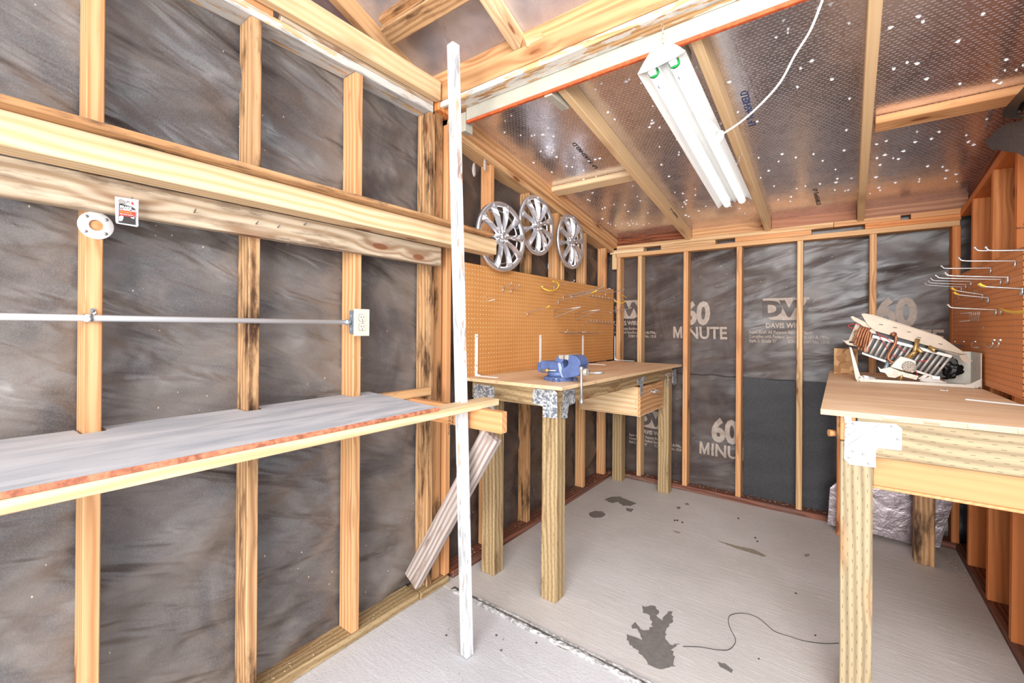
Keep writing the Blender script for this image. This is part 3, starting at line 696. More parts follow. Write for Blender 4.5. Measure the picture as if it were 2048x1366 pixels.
for z in (1.408, 1.369):
    bm = bmesh.new(); n = 20; vs = []
    for k in range(n):
        a = 6.283*k/n; vs.append(bm.verts.new((0, .0165*math.copysign(min(1, abs(math.cos(a))*1.1), math.cos(a)), .0145*math.copysign(min(1, abs(math.sin(a))*1.25), math.sin(a)))))
    f = bm.faces.new(vs); r = bmesh.ops.extrude_face_region(bm, geom=[f])
    for v in r['geom']:
        if isinstance(v, bmesh.types.BMVert): v.co.x += .0022
    rc = link('receptacle', tome(bm), 'ivory', ol, Matrix.Translation((xo, 1.1205, z)))
    tube('receptacle_outline', [Vector((xo, 1.1205+.0172*math.copysign(min(1, abs(math.cos(a))*1.1), math.cos(a)), z+.0152*math.copysign(min(1, abs(math.sin(a))*1.25), math.sin(a)))) for a in [k*6.283/20 for k in range(20)]], .0006, 'darkhole', ol, 4, True)
    for dy in (-.0062, .0062): ab('slot', (xo+.002, xo+.0027), (1.1205+dy-.001, 1.1205+dy+.001), (z-.001, z+.0075), 'darkhole', rc, 0)
    lathe('ground_hole', [(0, .0006), (.0024, .0006), (.0024, 0)], 'darkhole', rc, frame((xo+.0021, 1.1205, z-.0085), (1, 0, 0)), 10)
screw((xo, 1.1205, 1.3885), (1, 0, 0), 'steel', ol, .003)
fp = at(192, 451, X=XW+.002)
fl = root('pipe_flange', fp, 'round white metal flange nailed to the near stud below the ledger', 'flange')
MF = frame(fp, (1, 0, 0), (0, 1, 0))
lathe('flange_ring', [(.0155, 0), (.0155, .006), (.019, .0075), (.024, .003), (.037, .002), (.0385, 0)], 'white_metal', fl, MF, 32)
lathe('stud_plug', [(0, .0012), (.0152, .001), (.0152, 0)], 'fir_warm', fl, MF, 20)
for a in (.75, 2.3, 3.9, 5.5): screw(fp+Vector((.0025, .029*math.cos(a), .029*math.sin(a))), (1, 0, 0), 'steel_dark', fl, .0045)
# packet
pk = root('blister_packet', at(254, 425, X=-1.615), 'small clear packet with red and black card hung on a nail in the ledger', 'packet')
X0 = -1.615
prism('blister', [at(x, y, X=X0) for x, y in ((229.5, 393), (277, 400), (276, 437), (276.5, 452), (274, 454), (233, 447), (231, 443))], (.002, 0, 0), 'clear', pk)
prism('label_card', [at(x, y, X=X0+.003) for x, y in ((238, 407), (262, 413), (270, 418), (271, 450), (237, 445))], (.001, 0, 0), 'packet_face', pk)
prism('red_band', [at(x, y, X=X0+.0045) for x, y in ((238, 418.5), (271, 423.5), (271, 435), (238, 431))], (.0006, 0, 0), 'red_card', pk)
prism('tube_cap', [at(x, y, X=X0+.003) for x, y in ((237, 400), (240, 398), (244, 400), (247, 408), (238, 408))], (.006, 0, 0), 'steel_dark', pk)
prism('pad_picture', [at(x, y, X=X0+.0045) for x, y in ((238, 433), (246, 430), (247, 436), (244, 442), (238, 442))], (.0006, 0, 0), 'white_print', pk)
prism('pad_picture', [at(x, y, X=X0+.0045) for x, y in ((261, 431), (269, 433), (268, 438), (262, 436))], (.0006, 0, 0), 'white_print', pk)
prism('triangle_mark', [at(x, y, X=X0+.0035) for x, y in ((262, 408), (268, 410), (264.5, 403))], (.0006, 0, 0), 'red_card', pk)
pt = lambda x, y: frame(at(x, y, X=X0+.0055), (1, 0, 0), (0, 1, 0))
text('packet_lettering', 'BRAKE', .0085, pt(239.5, 414.5), 'white_print', pk, bold=.0003)
text('packet_lettering', 'LUBRICANT', .0075, pt(239.5, 419), 'white_print', pk, bold=.0003)
text('packet_lettering', 'SYNTHETIC', .005, pt(240, 424), 'yellow', pk)
text('packet_lettering', 'REDUCES NOISE', .0038, pt(240, 428), 'white_print', pk)
tube('hang_nail', [at(254, 400, X=XW+.038), at(256, 404, X=X0+.012)], .0018, 'steel_dark', pk, 6)

# ------------------------------------------------------------------ hubcaps
def spoke_me():
    st = [(.034, .013, .016, .012), (.07, .0085, .028, .012), (.115, .011, .032, .012), (.155, .018, .028, .01), (.178, .026, .018, .006), (.196, .002, .012, .004)]
    bm = bmesh.new(); R = []
    for r, hw, ridge, bz in st:
        R.append([bm.verts.new((r, -hw-.004, bz-.010)), bm.verts.new((r, -hw, bz)), bm.verts.new((r, -.001, ridge)), bm.verts.new((r, .001, ridge)), bm.verts.new((r, hw, bz)), bm.verts.new((r, hw+.004, bz-.010))])
    for A, B in zip(R, R[1:]):
        for k in range(5): bm.faces.new((A[k], A[k+1], B[k+1], B[k]))
    return tome(bm)
SPM = spoke_me()
def hubcap(c, r, ang, label, tilt=0):
    t = root('hubcap', c, label, 'hubcap', 'chrome hubcaps hung above the pegboard')
    s = r/.2; MW = frame(c, (1, -tilt, 0), (0, 1, 0)) @ Matrix.Scale(s, 4)
    lathe('rim', [(.172, .0), (.178, .008), (.186, .012), (.196, .013), (.202, .006), (.203, -.006), (.197, -.008), (.19, .0), (.178, -.004), (.172, 0)], 'chrome', t, MW, 48)
    hub = lathe('hub', [(0, .020), (.010, .020), (.012, .024), (.016, .024), (.018, .018), (.030, .016), (.046, .012), (.052, -.002)], 'chrome', t, MW, 30)
    for k in range(5):
        a = ang+6.283*k/5+.3; lathe('lug_cup', [(0, -.002), (.007, 0), (.0085, .007), (.0105, .007), (.011, 0)], 'chrome', hub, MW @ Matrix.Translation((.031*math.cos(a), .031*math.sin(a), .0155)), 12)
    for k in range(10):
        a = ang+6.283*k/10
        link('spoke', SPM, 'chrome', t, MW @ Matrix.Rotation(a, 4, 'Z'))
    lathe('retainer_ring', [(.150, -.022), (.152, -.012), (.156, -.012), (.157, -.022), (.150, -.022)], 'steel', t, MW, 40)
    for k in range(4):
        a = ang+k*1.571+.4; q = MW @ Matrix.Rotation(a, 4, 'Z'); link('clip', box_me(.012, .016, .022, .001), 'grey_box', t, q @ Matrix.Translation((.168, 0, -.012)))
hubcap((-1.625, 2.083, 1.918), .207, .1, 'chrome spoked hubcap nearest the post, partly hidden by the shelf rail end', .10)
hubcap((-1.63, 2.475, 2.062), .200, .35, 'highest and middle one of the three chrome hubcaps', .02)
hubcap((-1.635, 2.955, 2.03), .205, .2, 'farthest chrome hubcap, right of the highest one')

# ------------------------------------------------------------------ left pegboard, its brackets and hooks
PX = -1.668
pg = ab('pegboard', (XW-.012, PX), (1.80, 3.84), (1.085, 1.735), 'peg_l')
pg.name = 'pegboard'
me = box_me(.0055, 2.04, .65, .001); bpy.data.objects.remove(pg)
pg = link('pegboard', me, 'peg_l', None, Matrix.Translation((PX-.003, 2.82, 1.41)))
tag(pg, 'tan perforated hardboard panel behind the bench with the blue vise', 'pegboard')
for px, py in ((947, 545), (947, 562), (947, 601), (947, 638), (1080, 648), (1165, 650), (1228, 655), (978, 706)):
    screw(at(px, py, X=PX), (1, 0, 0), 'steel', pg, .004)
def hook(name, b, tip, label, mat='steel', r=.003, ends='steel', grp=None, tipup=.012, dbl=0, coll=None):
    """straight peg hook: back clip on the board, arm out to the tip"""
    b = Vector(b); tip = Vector(tip); d = (tip-b); L = d.length; d.normalize()
    t = root(name, b, label, 'hook', grp)
    for s in ((-dbl, dbl) if dbl else (0,)):
        o = Vector((0, s, 0)); q = [b+o, b+o+d*L*.12, b+o+d*L*.86, tip+o-d*L*.03+Vector((0, 0, tipup*.5)), tip+o+Vector((0, 0, tipup))]
        tube('arm', smooth_path(q, 3), r, mat, t, 6)
        if ends != mat: tube('tip_sleeve', [q[2]+Vector((0, 0, .0)), q[3], q[4]], r*1.35, ends, t, 8)
        else: lathe('tip', [(0, -r*1.9), (r*1.6, -r), (r*1.9, 0), (r*1.6, r), (0, r*1.9)], mat, t, Matrix.Translation(q[4]), 8)
        tube('clip', [b+o+d*.001, b+o+d*.004+Vector((0, 0, -.026))], r*1.3, mat, t, 6)
    if dbl: board('back_plate', b+Vector((d.x*.003, -dbl*1.3, -.004)), b+Vector((d.x*.003, dbl*1.3, -.004)), .004, .014, mat, t, (0, 0, 1), .0005)
    return t
def lh(bpx, tpx, label, **k):
    b = at(*bpx, X=PX+.002); tp = at(*tpx, Y=b.y); tp.x = min(tp.x, PX+.32); tp.x = max(tp.x, PX+.04)
    tp.z = b.z+(tp.z-b.z)*1.0
    return hook('peg_hook', b, tp, label, tipup=.008, **k)
lh((1005.6, 575.4), (1023, 568), 'short steel hook, left one of the pair near the board\'s upper left')
lh((1021.8, 579), (1039, 571.7), 'short steel hook, right one of the pair near the board\'s upper left')
lh((1107.6, 571.7), (1148.7, 563), 'long steel hook behind the curved yellow hook')
lh((1126, 591.6), (1223, 575.4), 'longest steel hook of the crossing bundle at the board\'s upper right')
lh((1143, 590.0), (1231, 579), 'steel hook just right of the longest one in the crossing bundle', dbl=.008)
lh((1116.3, 601.5), (1193.5, 583), 'lowest yellow-tipped hook of the crossing bundle', ends='yellow')
lh((1054, 625), (1099, 614), 'single hook with a yellow tip at the middle of the left pegboard', ends='yellow')
lh((1211, 586.6), (1248, 580), 'steel hook at the top right corner of the left pegboard')
lh((1221, 622.7), (1262, 617), 'steel hook at the right edge of the left pegboard, below the yellow loop')
# V hook
b = at(975.7, 602.8, X=PX+.003); t = root('peg_hook', b, 'small V-shaped steel clip alone at the left of the pegboard', 'hook')
tube('wire', [at(973, 591, X=PX+.004), at(974, 592, X=PX+.004), b, b+Vector((.05, .01, .012))], .0022, 'steel', t, 6)
# yellow curved hooks
def curved(pxs, label):
    P = [at(x, y, X=PX+.003+(.06*min(1, i/2))) for i, (x, y) in enumerate(pxs)]
    t = root('curved_hook', P[0], label, 'hook'); tube('clip', [P[0]+Vector((0, 0, .012)), P[0], P[0]+Vector((.02, 0, -.004))], .003, 'steel', t, 6)
    tube('vinyl_arm', smooth_path(P, 5), .0042, 'yellow', t, 8)
curved([(1082, 572), (1087, 577), (1099, 581.5), (1111, 579), (1117.5, 571), (1114, 564.5), (1106, 562.5)], 'yellow vinyl curved hook at the top centre of the left pegboard')
curved([(1228, 600), (1236, 605), (1246, 606), (1252.5, 600), (1251, 594), (1245, 591.5)], 'yellow vinyl loop hook at the right end of the left pegboard')
# braced double hooks
for b0, b1, tp, lab in (((1109, 621.5), (1109, 635), (1161, 614), 'triangular braced wire hook, left one of two'), ((1150, 626.4), (1151, 639), (1199.7, 619), 'triangular braced wire hook, right one of two')):
    A = at(*b0, X=PX+.003); B = at(*b1, X=PX+.003); T = at(*tp, Y=A.y)
    t = root('braced_hook', A, lab, 'hook'); tube('wire', [T, A, B, T-Vector((0.004, 0, .002))], .0024, 'steel', t, 6)
    lathe('tip', [(0, -.005), (.004, 0), (0, .005)], 'steel', t, Matrix.Translation(T), 8)
# plier racks
def rack(a, b, n, label, prong=.02, deep=.03):
    A = at(*a, X=PX+.004); B = at(*b, X=PX+.004); t = root('tool_rack', A, label, 'rack')
    tube('rail', [A, B], .0022, 'steel', t, 6)
    for i in range(n):
        p = A.lerp(B, (i+.5)/n); tube('prong', [p, p+Vector((deep*.6, 0, -.004)), p+Vector((deep, 0, 0)), p+Vector((deep, 0, prong))], .0018, 'steel', t, 5)
rack((1176, 592), (1226, 600), 8, 'upper eight-prong wire rack on the left pegboard')
rack((1172, 643), (1224, 646.5), 9, 'wire rack of small prongs below the right braced hook')
def basket(a, b, label):
    A = at(*a, X=PX+.004); B = at(*b, X=PX+.004); t = root('wire_holder', A, label, 'rack'); d = .07
    for dx in (0, d): tube('rail', [A+Vector((dx, 0, 0)), B+Vector((dx, 0, 0))], .002, 'steel', t, 5)
    for i in range(6): p = A.lerp(B, i/5); tube('cross_wire', [p+Vector((0, 0, .0)), p+Vector((d, 0, 0))], .0016, 'steel', t, 5)
    for p in (A, B): tube('upturn', [p+Vector((d, 0, 0)), p+Vector((d+.004, 0, .024))], .002, 'steel', t, 5)
basket((1118, 664), (1149, 667), 'flat wire holder low on the pegboard, left one of two')
basket((1155, 665), (1184, 667), 'flat wire holder low on the pegboard, right one of two')

def lbracket(y, z0, z1, foot, label, X=PX, sg=1):
    t = root('shelf_bracket', (X, y, z0), label, 'bracket', 'white shelf brackets')
    x = X+sg*.001
    ab('upright_leg', (x, x+sg*.0035), (y-.0115, y+.0115), (z0, z1), 'white_metal', t, .001)
    ab('foot_leg', (x, x+sg*foot), (y-.0115, y+.0115), (z0-.0005, z0+.0035), 'white_metal', t, .001)
    tube('elbow', [(x+sg*.002, y, z0+.03), (x+sg*.006, y, z0+.008), (x+sg*.03, y, z0+.003)], .005, 'white_metal', t, 6)
    for z in (z0+.06, z1-.015): lathe('screw_hole', [(0, .0006), (.0035, .0006), (.0035, 0)], 'darkhole', t, frame((x+sg*.0036, y, z), (sg, 0, 0)), 8)
def btop(y): return 1.0925-.018*(y-1.82)/2.0       # the bench slopes a little to the back
for px, py, pyt, ft, lab in ((953, 752, 668, .155, 'white steel angle bracket nearest the white post'), (1081, 735, 670, .15, 'white steel angle bracket behind the vise'), (1166, 726, 671, .20, 'white steel angle bracket just right of the vise'), (1230, 718, 673, .19, 'white steel angle bracket farthest along the left bench')):
    p = at(px, pyt, X=PX+.002); lbracket(p.y, btop(p.y)+.001, p.z, ft, lab)

# ------------------------------------------------------------------ left bench
lb = root('workbench', (-1.35, 2.8, 0), 'bench of treated posts and plywood top along the left pegboard, carrying the vise', 'bench')
def hexa(name, x0, x1, y0, y1, z0, z1, mat, parent):
    """board whose heights follow the sloping bench: z0, z1 below its top"""
    a = Vector(((x0+x1)/2, y0, btop(y0)-(z0+z1)/2)); b = Vector(((x0+x1)/2, y1, btop(y1)-(z0+z1)/2))
    return board(name, a, b, x1-x0, abs(z1-z0), mat, parent)
hexa('bench_top', -1.660, -1.040, 1.80, 3.80, 0, .0175, 'ply', lb)
hexa('side_rail', -1.150, -1.112, 1.86, 3.78, .018, .110, 'treated', lb)
ab('end_rail', (-1.64, -1.114), (1.845, 1.883), (.980, 1.073), 'treated', lb)
ab('end_rail', (-1.64, -1.152), (3.735, 3.773), (.965, 1.055), 'treated', lb)
for x, y in ((-1.203, 1.885), (-1.60, 1.815+.07), (-1.205, 3.70), (-1.63, 3.74)):
    ab('leg', (x, x+.089), (y, y+.089), (0, .982 if y < 3 else .96), 'treated', lb, .004)
def gusset(name, P, ext, parent, mat='galv', holes=()):
    g = prism(name, P, ext, mat, parent); e = Vector(ext); n = e.normalized()
    for h in holes: screw(h+e, n, 'steel', g, .0045)
    return g
Yg = 1.8425
gusset('corner_plate', [at(x, y, Y=Yg) for x, y in ((1070, 777), (1110, 781), (1115, 787), (1114.5, 837), (1086, 834), (1086, 813), (1065, 806), (1066, 783))], (0, -.002, 0), lb, holes=[at(x, y, Y=Yg) for x, y in ((1073, 782), (1068, 800), (1090, 829), (1110, 829), (1110, 790), (1090, 785))])
gusset('corner_plate', [at(x, y, X=-1.1105) for x, y in ((1126, 784), (1129, 779), (1148, 777), (1150, 781), (1149, 806), (1137, 811), (1134, 836), (1123, 838))], (.002, 0, 0), lb, holes=[at(x, y, X=-1.1105) for x, y in ((1146, 781), (1128, 790), (1128, 830), (1145, 803))])
gusset('corner_plate', [at(x, y, Y=Yg+.001) for x, y in ((951, 768), (984, 772), (989, 777), (989, 820), (952, 818), (948, 808), (948, 772))], (0, -.002, 0), lb)
gusset('corner_plate', [at(x, y, X=-1.1105) for x, y in ((1345, 741), (1350, 738), (1352, 738), (1353, 768), (1346, 770), (1344, 765))], (.002, 0, 0), lb)
for pts_ in (((1274, 758), (1289, 752), (1290, 760), (1286, 763), (1285, 791), (1281, 792), (1280, 766), (1275, 767)), ((1332, 746), (1340, 744), (1340, 751), (1338, 752), (1338, 774), (1335, 774), (1335, 753), (1332, 752))):
    gusset('hanger_strap', [at(x, y, X=-1.1105) for x, y in pts_], (.002, 0, 0), lb)['label'] = 'T-shaped galvanised strap holding the drawer'
# drawer
dr = root('drawer', (-1.2, 3.35, .85), 'pale pine drawer box with chrome handle hung under the left bench', 'drawer')
y1, y2, zt, zb = 3.045, 3.55, .955, .745
ab('side_panel', (-1.60, -1.135), (y1, y1+.018), (zb+.008, zt), 'white_fir', dr)
ab('side_panel', (-1.60, -1.135), (y2-.018, y2), (zb+.008, zt), 'white_fir', dr)
ab('back_panel', (-1.60, -1.58), (y1+.018, y2-.018), (zb+.008, zt), 'white_fir', dr)
ab('front_panel', (-1.1345, -1.116), (y1-.002, y2+.002), (zb+.008, zt), 'fir_warm', dr)
ab('bottom_panel', (-1.60, -1.114), (y1-.004, y2+.004), (zb, zb+.0075), 'ply', dr)
hz = .90; hy = 3.31
tube('handle', smooth_path([(-1.115, hy-.045, hz), (-1.085, hy-.042, hz), (-1.076, hy, hz), (-1.085, hy+.042, hz), (-1.115, hy+.045, hz)], 5), .007, 'chrome', dr, 8)
for s in (-1, 1): lathe('handle_foot', [(0, .003), (.014, .003), (.016, 0)], 'chrome', dr, frame((-1.1155, hy+s*.045, hz), (1, 0, 0)), 14)
for z in (.80, .85): screw((-1.15, y1-.0005, z), (0, -1, 0), 'steel_dark', dr, .0035)

# ------------------------------------------------------------------ vise
vc = Vector((-1.205, 2.055, btop(2.05)))
vz = root('bench_vise', vc, 'blue cast-iron bench vise bolted to the corner of the left bench', 'vise')
T0 = Matrix.Translation(vc)
base = lathe('base', [(0, .02), (.066, .022), (.078, .018), (.081, .006), (.080, 0)], 'blue', vz, T0, 32)
for a in (.6, 2.5, -1.2): 
    lathe('bolt_ear', [(0, .014), (.020, .014), (.022, 0)], 'blue', vz, T0 @ Matrix.Translation((.082*math.cos(a), .082*math.sin(a), 0)), 14)
    screw(vc+Vector((.082*math.cos(a), .082*math.sin(a), .0155)), (0, 0, 1), 'steel', vz, .010, 'bolt')
lathe('swivel', [(0, .022), (.060, .023), (.060, .044), (.050, .05), (0, .05)], 'blue', vz, T0, 28)
tube('swivel_lever', [vc+Vector((-.08, -.062, .052)), vc+Vector((.02, -.062, .056))], .004, 'steel', vz, 8)
lathe('swivel_nut', [(0, .012), (.010, .012), (.011, -.012), (0, -.012)], 'brass', vz, frame(vc+Vector((-.035, -.062, .054)), (0, -1, 0)), 8)
def vprof(name, P, hw, mat, Yc=2.055, bev=.004, Yr=2.0):
    q = [at(x, y, Y=Yr) for x, y in P]; q = [Vector((p.x, Yc-hw, p.z)) for p in q]
    return prism(name, q, (0, 2*hw, 0), mat, vz, bev)
vprof('fixed_body', [(1078, 722), (1122, 724), (1124, 735), (1122, 756), (1108, 753), (1098, 746), (1078, 746)], .042, 'blue')
vprof('slide_tail', [(1069, 726), (1079, 724), (1081, 745), (1070, 744)], .032, 'blue')
vprof('fixed_jaw', [(1109, 724), (1113, 714), (1119, 710.5), (1127, 710.5), (1127, 719), (1123, 726)], .055, 'blue', bev=.003)
vprof('moving_jaw', [(1129, 710.5), (1138, 710.5), (1150, 712), (1157, 720), (1160, 731), (1156, 733), (1157, 750), (1152, 753), (1126, 758), (1121, 745), (1121, 738), (1132, 733), (1135, 728), (1134, 721), (1129, 719)], .050, 'blue')
for P in (((1117.5, 710), (1127, 710), (1127, 718.5), (1118, 717.5)), ((1129, 710), (1137, 710), (1136, 720), (1129, 718.5))): vprof('jaw_plate', P, .0565, 'cast', bev=.001)
vprof('body_rib', [(1113, 725), (1118, 725), (1122, 740), (1126, 757), (1122, 757), (1116, 742)], .046, 'blue_chip', bev=.002)
tube('lead_screw', [(-1.20, 2.055, 1.148), (-1.025, 2.055, 1.148)], .012, 'steel_dark', vz, 12)
tube('screw_head', [(-1.062, 2.03, 1.146), (-1.020, 2.03, 1.146)], .019, 'cast', vz, 14)
hx = -1.018
tube('handle_rod', [at(1162.5, 738, X=hx), at(1163, 803, X=hx)], .0065, 'steel', vz, 10)
for q in ((1162.5, 737), (1163, 803.5)): lathe('handle_ball', [(0, -.012), (.009, -.008), (.0115, 0), (.009, .008), (0, .012)], 'steel', vz, Matrix.Translation(at(*q, X=hx)), 12)
tube('lever_end', [(-1.02, 2.05, 1.142), (-.985, 2.07, 1.142), (-.955, 2.085, 1.146)], [.004, .006, .007], 'steel', vz, 8)

# ------------------------------------------------------------------ fluorescent fixture
fa = at(1322, 122, Y=1.60); fb = at(1470, 405, Y=2.745)
fx = root('shop_light', (fa+fb)/2, 'white two-tube fluorescent shop light hanging on chains from the header and rafter', 'lamp')
dv = (fb-fa); LN = dv.length; FM = frame((fa+fb)/2, Vector((0, 0, 1)).cross(dv).cross(dv)*-1 if False else (dv.cross(Vector((1, 0, 0)))*-1), dv)
if (FM.to_3x3() @ Vector((0, 0, 1))).z < 0: FM = FM @ Matrix.Rotation(math.pi, 4, 'X')
FM = FM @ Matrix.Rotation(-.12, 4, 'X')
def fext(name, prof, mat, x0=-LN/2, x1=LN/2, th=.0015, closed=False):
    bm = bmesh.new(); A = [bm.verts.new((x0, y, z)) for y, z in prof]; B = [bm.verts.new((x1, y, z)) for y, z in prof]; n = len(prof)
    for i in range(n if closed else n-1): bm.faces.new((A[i], A[(i+1) % n], B[(i+1) % n], B[i]))
    if closed: bm.faces.new(A); bm.faces.new(B[::-1])
    else: bmesh.ops.solidify(bm, geom=bm.faces[:], thickness=th)
    return link(name, tome(bm), mat, fx, FM)
fext('housing', [(-.034, .016), (-.034, .058), (.034, .058), (.034, .016)], 'white_metal', closed=True)
fext('reflector', [(-.088, -.012), (-.078, -.004), (-.060, .012), (-.034, .020), (-.012, .014), (0, -.002), (.012, .014), (.034, .020), (.060, .012), (.078, -.004), (.088, -.012)], 'white_metal')
for s in (-1, 1):
    bm = bmesh.new(); tube_bm(bm, [(-LN/2+.035, s*.038, -.006), (LN/2-.012, s*.038, -.006)], .0185, 16)
    tb = link('fluorescent_tube', tome(bm), 'tube_white', fx, FM)
    bm = bmesh.new(); tube_bm(bm, [(-LN/2+.026, s*.038, -.006), (-LN/2+.038, s*.038, -.006)], .0192, 16); link('tube_cap', tome(bm), 'green', tb, FM)
    bm = bmesh.new(); bmesh.ops.create_cube(bm, size=1)
    for v in bm.verts: v.co = Vector((-LN/2+.014+v.co.x*.02, s*.038+v.co.y*.024, -.002+v.co.z*.042))
    link('lamp_holder', tome(bm), 'white_metal', fx, FM)
    tube('tube_mark', [FM @ Vector((-LN/2+.075, s*.038+.003, -.0255)), FM @ Vector((-LN/2+.095, s*.038+.003, -.0255))], .002, 'grey_box', fx, 4)
bm = bmesh.new(); vs = [bm.verts.new((-LN/2-.003, y, z)) for y, z in ((-.088, -.012), (-.05, -.02), (.05, -.02), (.088, -.012), (.06, .03), (.034, .062), (-.034, .062), (-.06, .03))]; f = bm.faces.new(vs)
r = bmesh.ops.extrude_face_region(bm, geom=[f])
for v in r['geom']:
    if isinstance(v, bmesh.types.BMVert): v.co.x -= .0015
link('end_plate', tome(bm), 'white_metal', fx, FM)
for s in (-1, 1):
    tube('lead_wire', smooth_path([FM @ Vector((-LN/2-.006, s*.038, .0)), FM @ Vector((-LN/2-.02, s*.03, .02)), FM @ Vector((-LN/2-.012, s*.012, .04))], 5), .003, 'cordw', fx, 6)
def chain(a, b):
    a, b = Vector(a), Vector(b); L = (b-a).length; n = max(3, int(L/.017)); d = (b-a)/n
    for i in range(n):
        c = a+d*(i+.5); m = frame(c, d, (1, 0, 0) if i % 2 else (0, 1, 0)); h = d.length*.66
        pts_ = [m @ Vector((.0045*math.cos(t), 0, h*math.sin(t))) for t in [k*6.283/10 for k in range(10)]]
        tube('chain_link', pts_, .0011, 'steel', fx, 4, True)
chain(FM @ Vector((-LN/2+.03, 0, .06)), at(1325, 48, Y=1.64)+Vector((0, 0, 0)))
rb_y = 2.62; chain(FM @ Vector((LN/2-.09, .01, .06)), (-.415, rb_y, foil_z(rb_y)-RD))
# cord
def fpt(px, py, Y): return at(px, py, Y=Y)
ymid = 2.12
cord = root('power_cord', at(1645, 0, Y=1.72), 'white power cord swagged from the roof to a folded hank on the shop light', 'cord')
main_run = [at(1652, -22, Y=1.70), at(1645, 0, Y=1.72), at(1620, 62, Y=1.78), at(1590, 110, Y=1.84), at(1560, 165, Y=1.90), at(1520, 210, Y=1.96), at(1480, 245, Y=2.0), at(1445, 268, Y=2.02), at(1422, 282, Y=2.02)]
tube('cable', smooth_path(main_run, 6), .0042, 'cordw', cord, 8)
hank = []
for k in range(4):
    o = k*2.2
    hank += [at(1422+o, 296-o, Y=2.03-.006*k), at(1432+o, 274, Y=2.03-.006*k), at(1444, 262+o, Y=2.03), at(1446-o, 274, Y=2.02), at(1434, 290-o, Y=2.02)]
tube('hank', smooth_path(hank, 4), .0036, 'cordw', cord, 6)
tube('lead', smooth_path([at(1440, 265, Y=2.03), at(1426, 248, Y=2.0), at(1408, 238, Y=1.98), at(1390, 224, Y=1.94), at(1372, 190, Y=1.84), at(1357, 158, Y=1.74), at(1350, 140, Y=1.66)], 5), .0036, 'cordw', cord, 6)
prism('tie_wrap', [at(x, y, Y=2.0) for x, y in ((1408, 234), (1430, 252), (1434, 262), (1426, 266), (1408, 244), (1402, 240))], (0, .006, 0), 'cordw', cord)

# ------------------------------------------------------------------ right bench
ZT = 1.087
rb = root('workbench', (.3, 2.9, 0), 'right-hand bench with thick plywood top and a large nail plate on its near leg', 'bench')
prism('bench_top', [(-.045, 1.925, ZT-.019), (-.038, 3.80, ZT-.019), (.578, 3.80, ZT-.019), (.578, 1.925, ZT-.019)], (0, 0, .019), 'ply', rb, .001)
ab('front_rail', (.060, .578), (1.955, 1.993), (.935, 1.066), 'treated_pale', rb)
ab('lower_rail', (.104, .578), (1.975, 2.013), (.833, .933), 'rail_tan', rb)
ab('drawer_bottom', (.104, .578), (1.98, 2.5), (.820, .832), 'fir_warm', rb)
ab('end_rail', (.002, .040), (1.995, 3.76), (.975, 1.066), 'fir_stain', rb)
ab('corner_block', (.012, .056), (1.962, 2.04), (.978, 1.066), 'fir_warm', rb)
ab('leg', (.013, .103), (1.955+.04, 2.085), (0, .976), 'treated_pale', rb, .004)
ab('leg_face', (.013, .103), (1.955, 1.994), (0, .976), 'treated_pale', rb, .003)
ab('leg', (.375, .465), (3.50, 3.59), (0, 1.066), 'fir_stain', rb, .004)
ab('leg', (.005, .043), (3.66, 3.75), (0, .974), 'fir_orange', rb, .004)
for x, y in ((1646, 848), (1652, 908)):
    pass
PY = 1.9545
gp = [(1690, 850), (1699, 841), (1791, 848), (1804, 857), (1803, 901), (1757, 896), (1751, 902), (1752, 935), (1700, 929), (1688, 917)]
g = gusset('nail_plate', [at(x, y, Y=PY) for x, y in gp], (0, -.002, 0), rb, 'galv_bright', [at(x, y, Y=PY) for x, y in ((1707, 847), (1694, 855), (1784, 853), (1796, 878), (1706, 902), (1727, 908), (1698, 915), (1738, 927))])
for a, b in (((1690, 875), (1733, 845)), ((1692, 893), (1761, 847))):
    p, q = at(*a, Y=PY-.0025), at(*b, Y=PY-.0025); tube('plate_crease', [p, q], .0007, 'grey_box', g, 4)
text('plate_print', '|||||||', .02, frame(at(1711, 872, Y=PY-.0025), (0, -1, 0), (0, 0, -1)), 'grey_box', g)
gusset('nail_plate', [at(x, y, Y=PY) for x, y in ((1688, 833), (1703, 834), (1703, 841), (1690, 847))], (0, -.0015, 0), rb, 'galv_bright')
for x0, x1 in ((1766, 1795), (1848, 1880), (1936, 1972), (2036, 2060)):
    a = at(x0, 835, Y=1.9245); b = at(x1, 835, Y=1.9245); ab('edge_patch', (a.x, b.x), (1.922, 1.9247), (ZT-.017, ZT-.003), 'oldgrey', rb, 0)['label'] = 'grey filler patch on the plywood edge'
tube('dowel_peg', [(.002, 2.04, .985), (-.022, 2.03, .985)], [.011, .013], 'fir_warm', rb, 10)
# white tray, heater, cap
Yt = 3.10
tr = root('metal_cover', (.33, 3.2, ZT), 'upturned off-white sheet-metal heater cover lying at the back of the right bench', 'cover')
A = at(1719, 757, Y=Yt); B = at(1962, 770, Y=Yt)
xl, xr_ = .098, .570; zb0 = ZT+.001
ab('tray_floor', (xl+.02, xr_-.02), (Yt, Yt+.20), (zb0, zb0+.004), 'tray', tr, .001)
ab('tray_lip', (xl+.02, xr_-.02), (Yt-.003, Yt), (zb0, zb0+.016), 'tray', tr, .001)
prism('end_panel', [at(x, y, Y=Yt) for x, y in ((1699, 695), (1703, 695), (1722, 756), (1716, 764), (1711, 757))], (0, .20, 0), 'tray', tr, .0008)
prism('end_panel', [(xr_, Yt, zb0+.002), (xr_, Yt+.20, zb0+.002), (xr_, Yt+.20, 1.262), (xr_, Yt, 1.262)], (.004, 0, 0), 'tray', tr, .0008)
ab('back_flap', (.47, xr_), (Yt+.196, Yt+.2), (zb0, 1.262), 'tray', tr, .001)
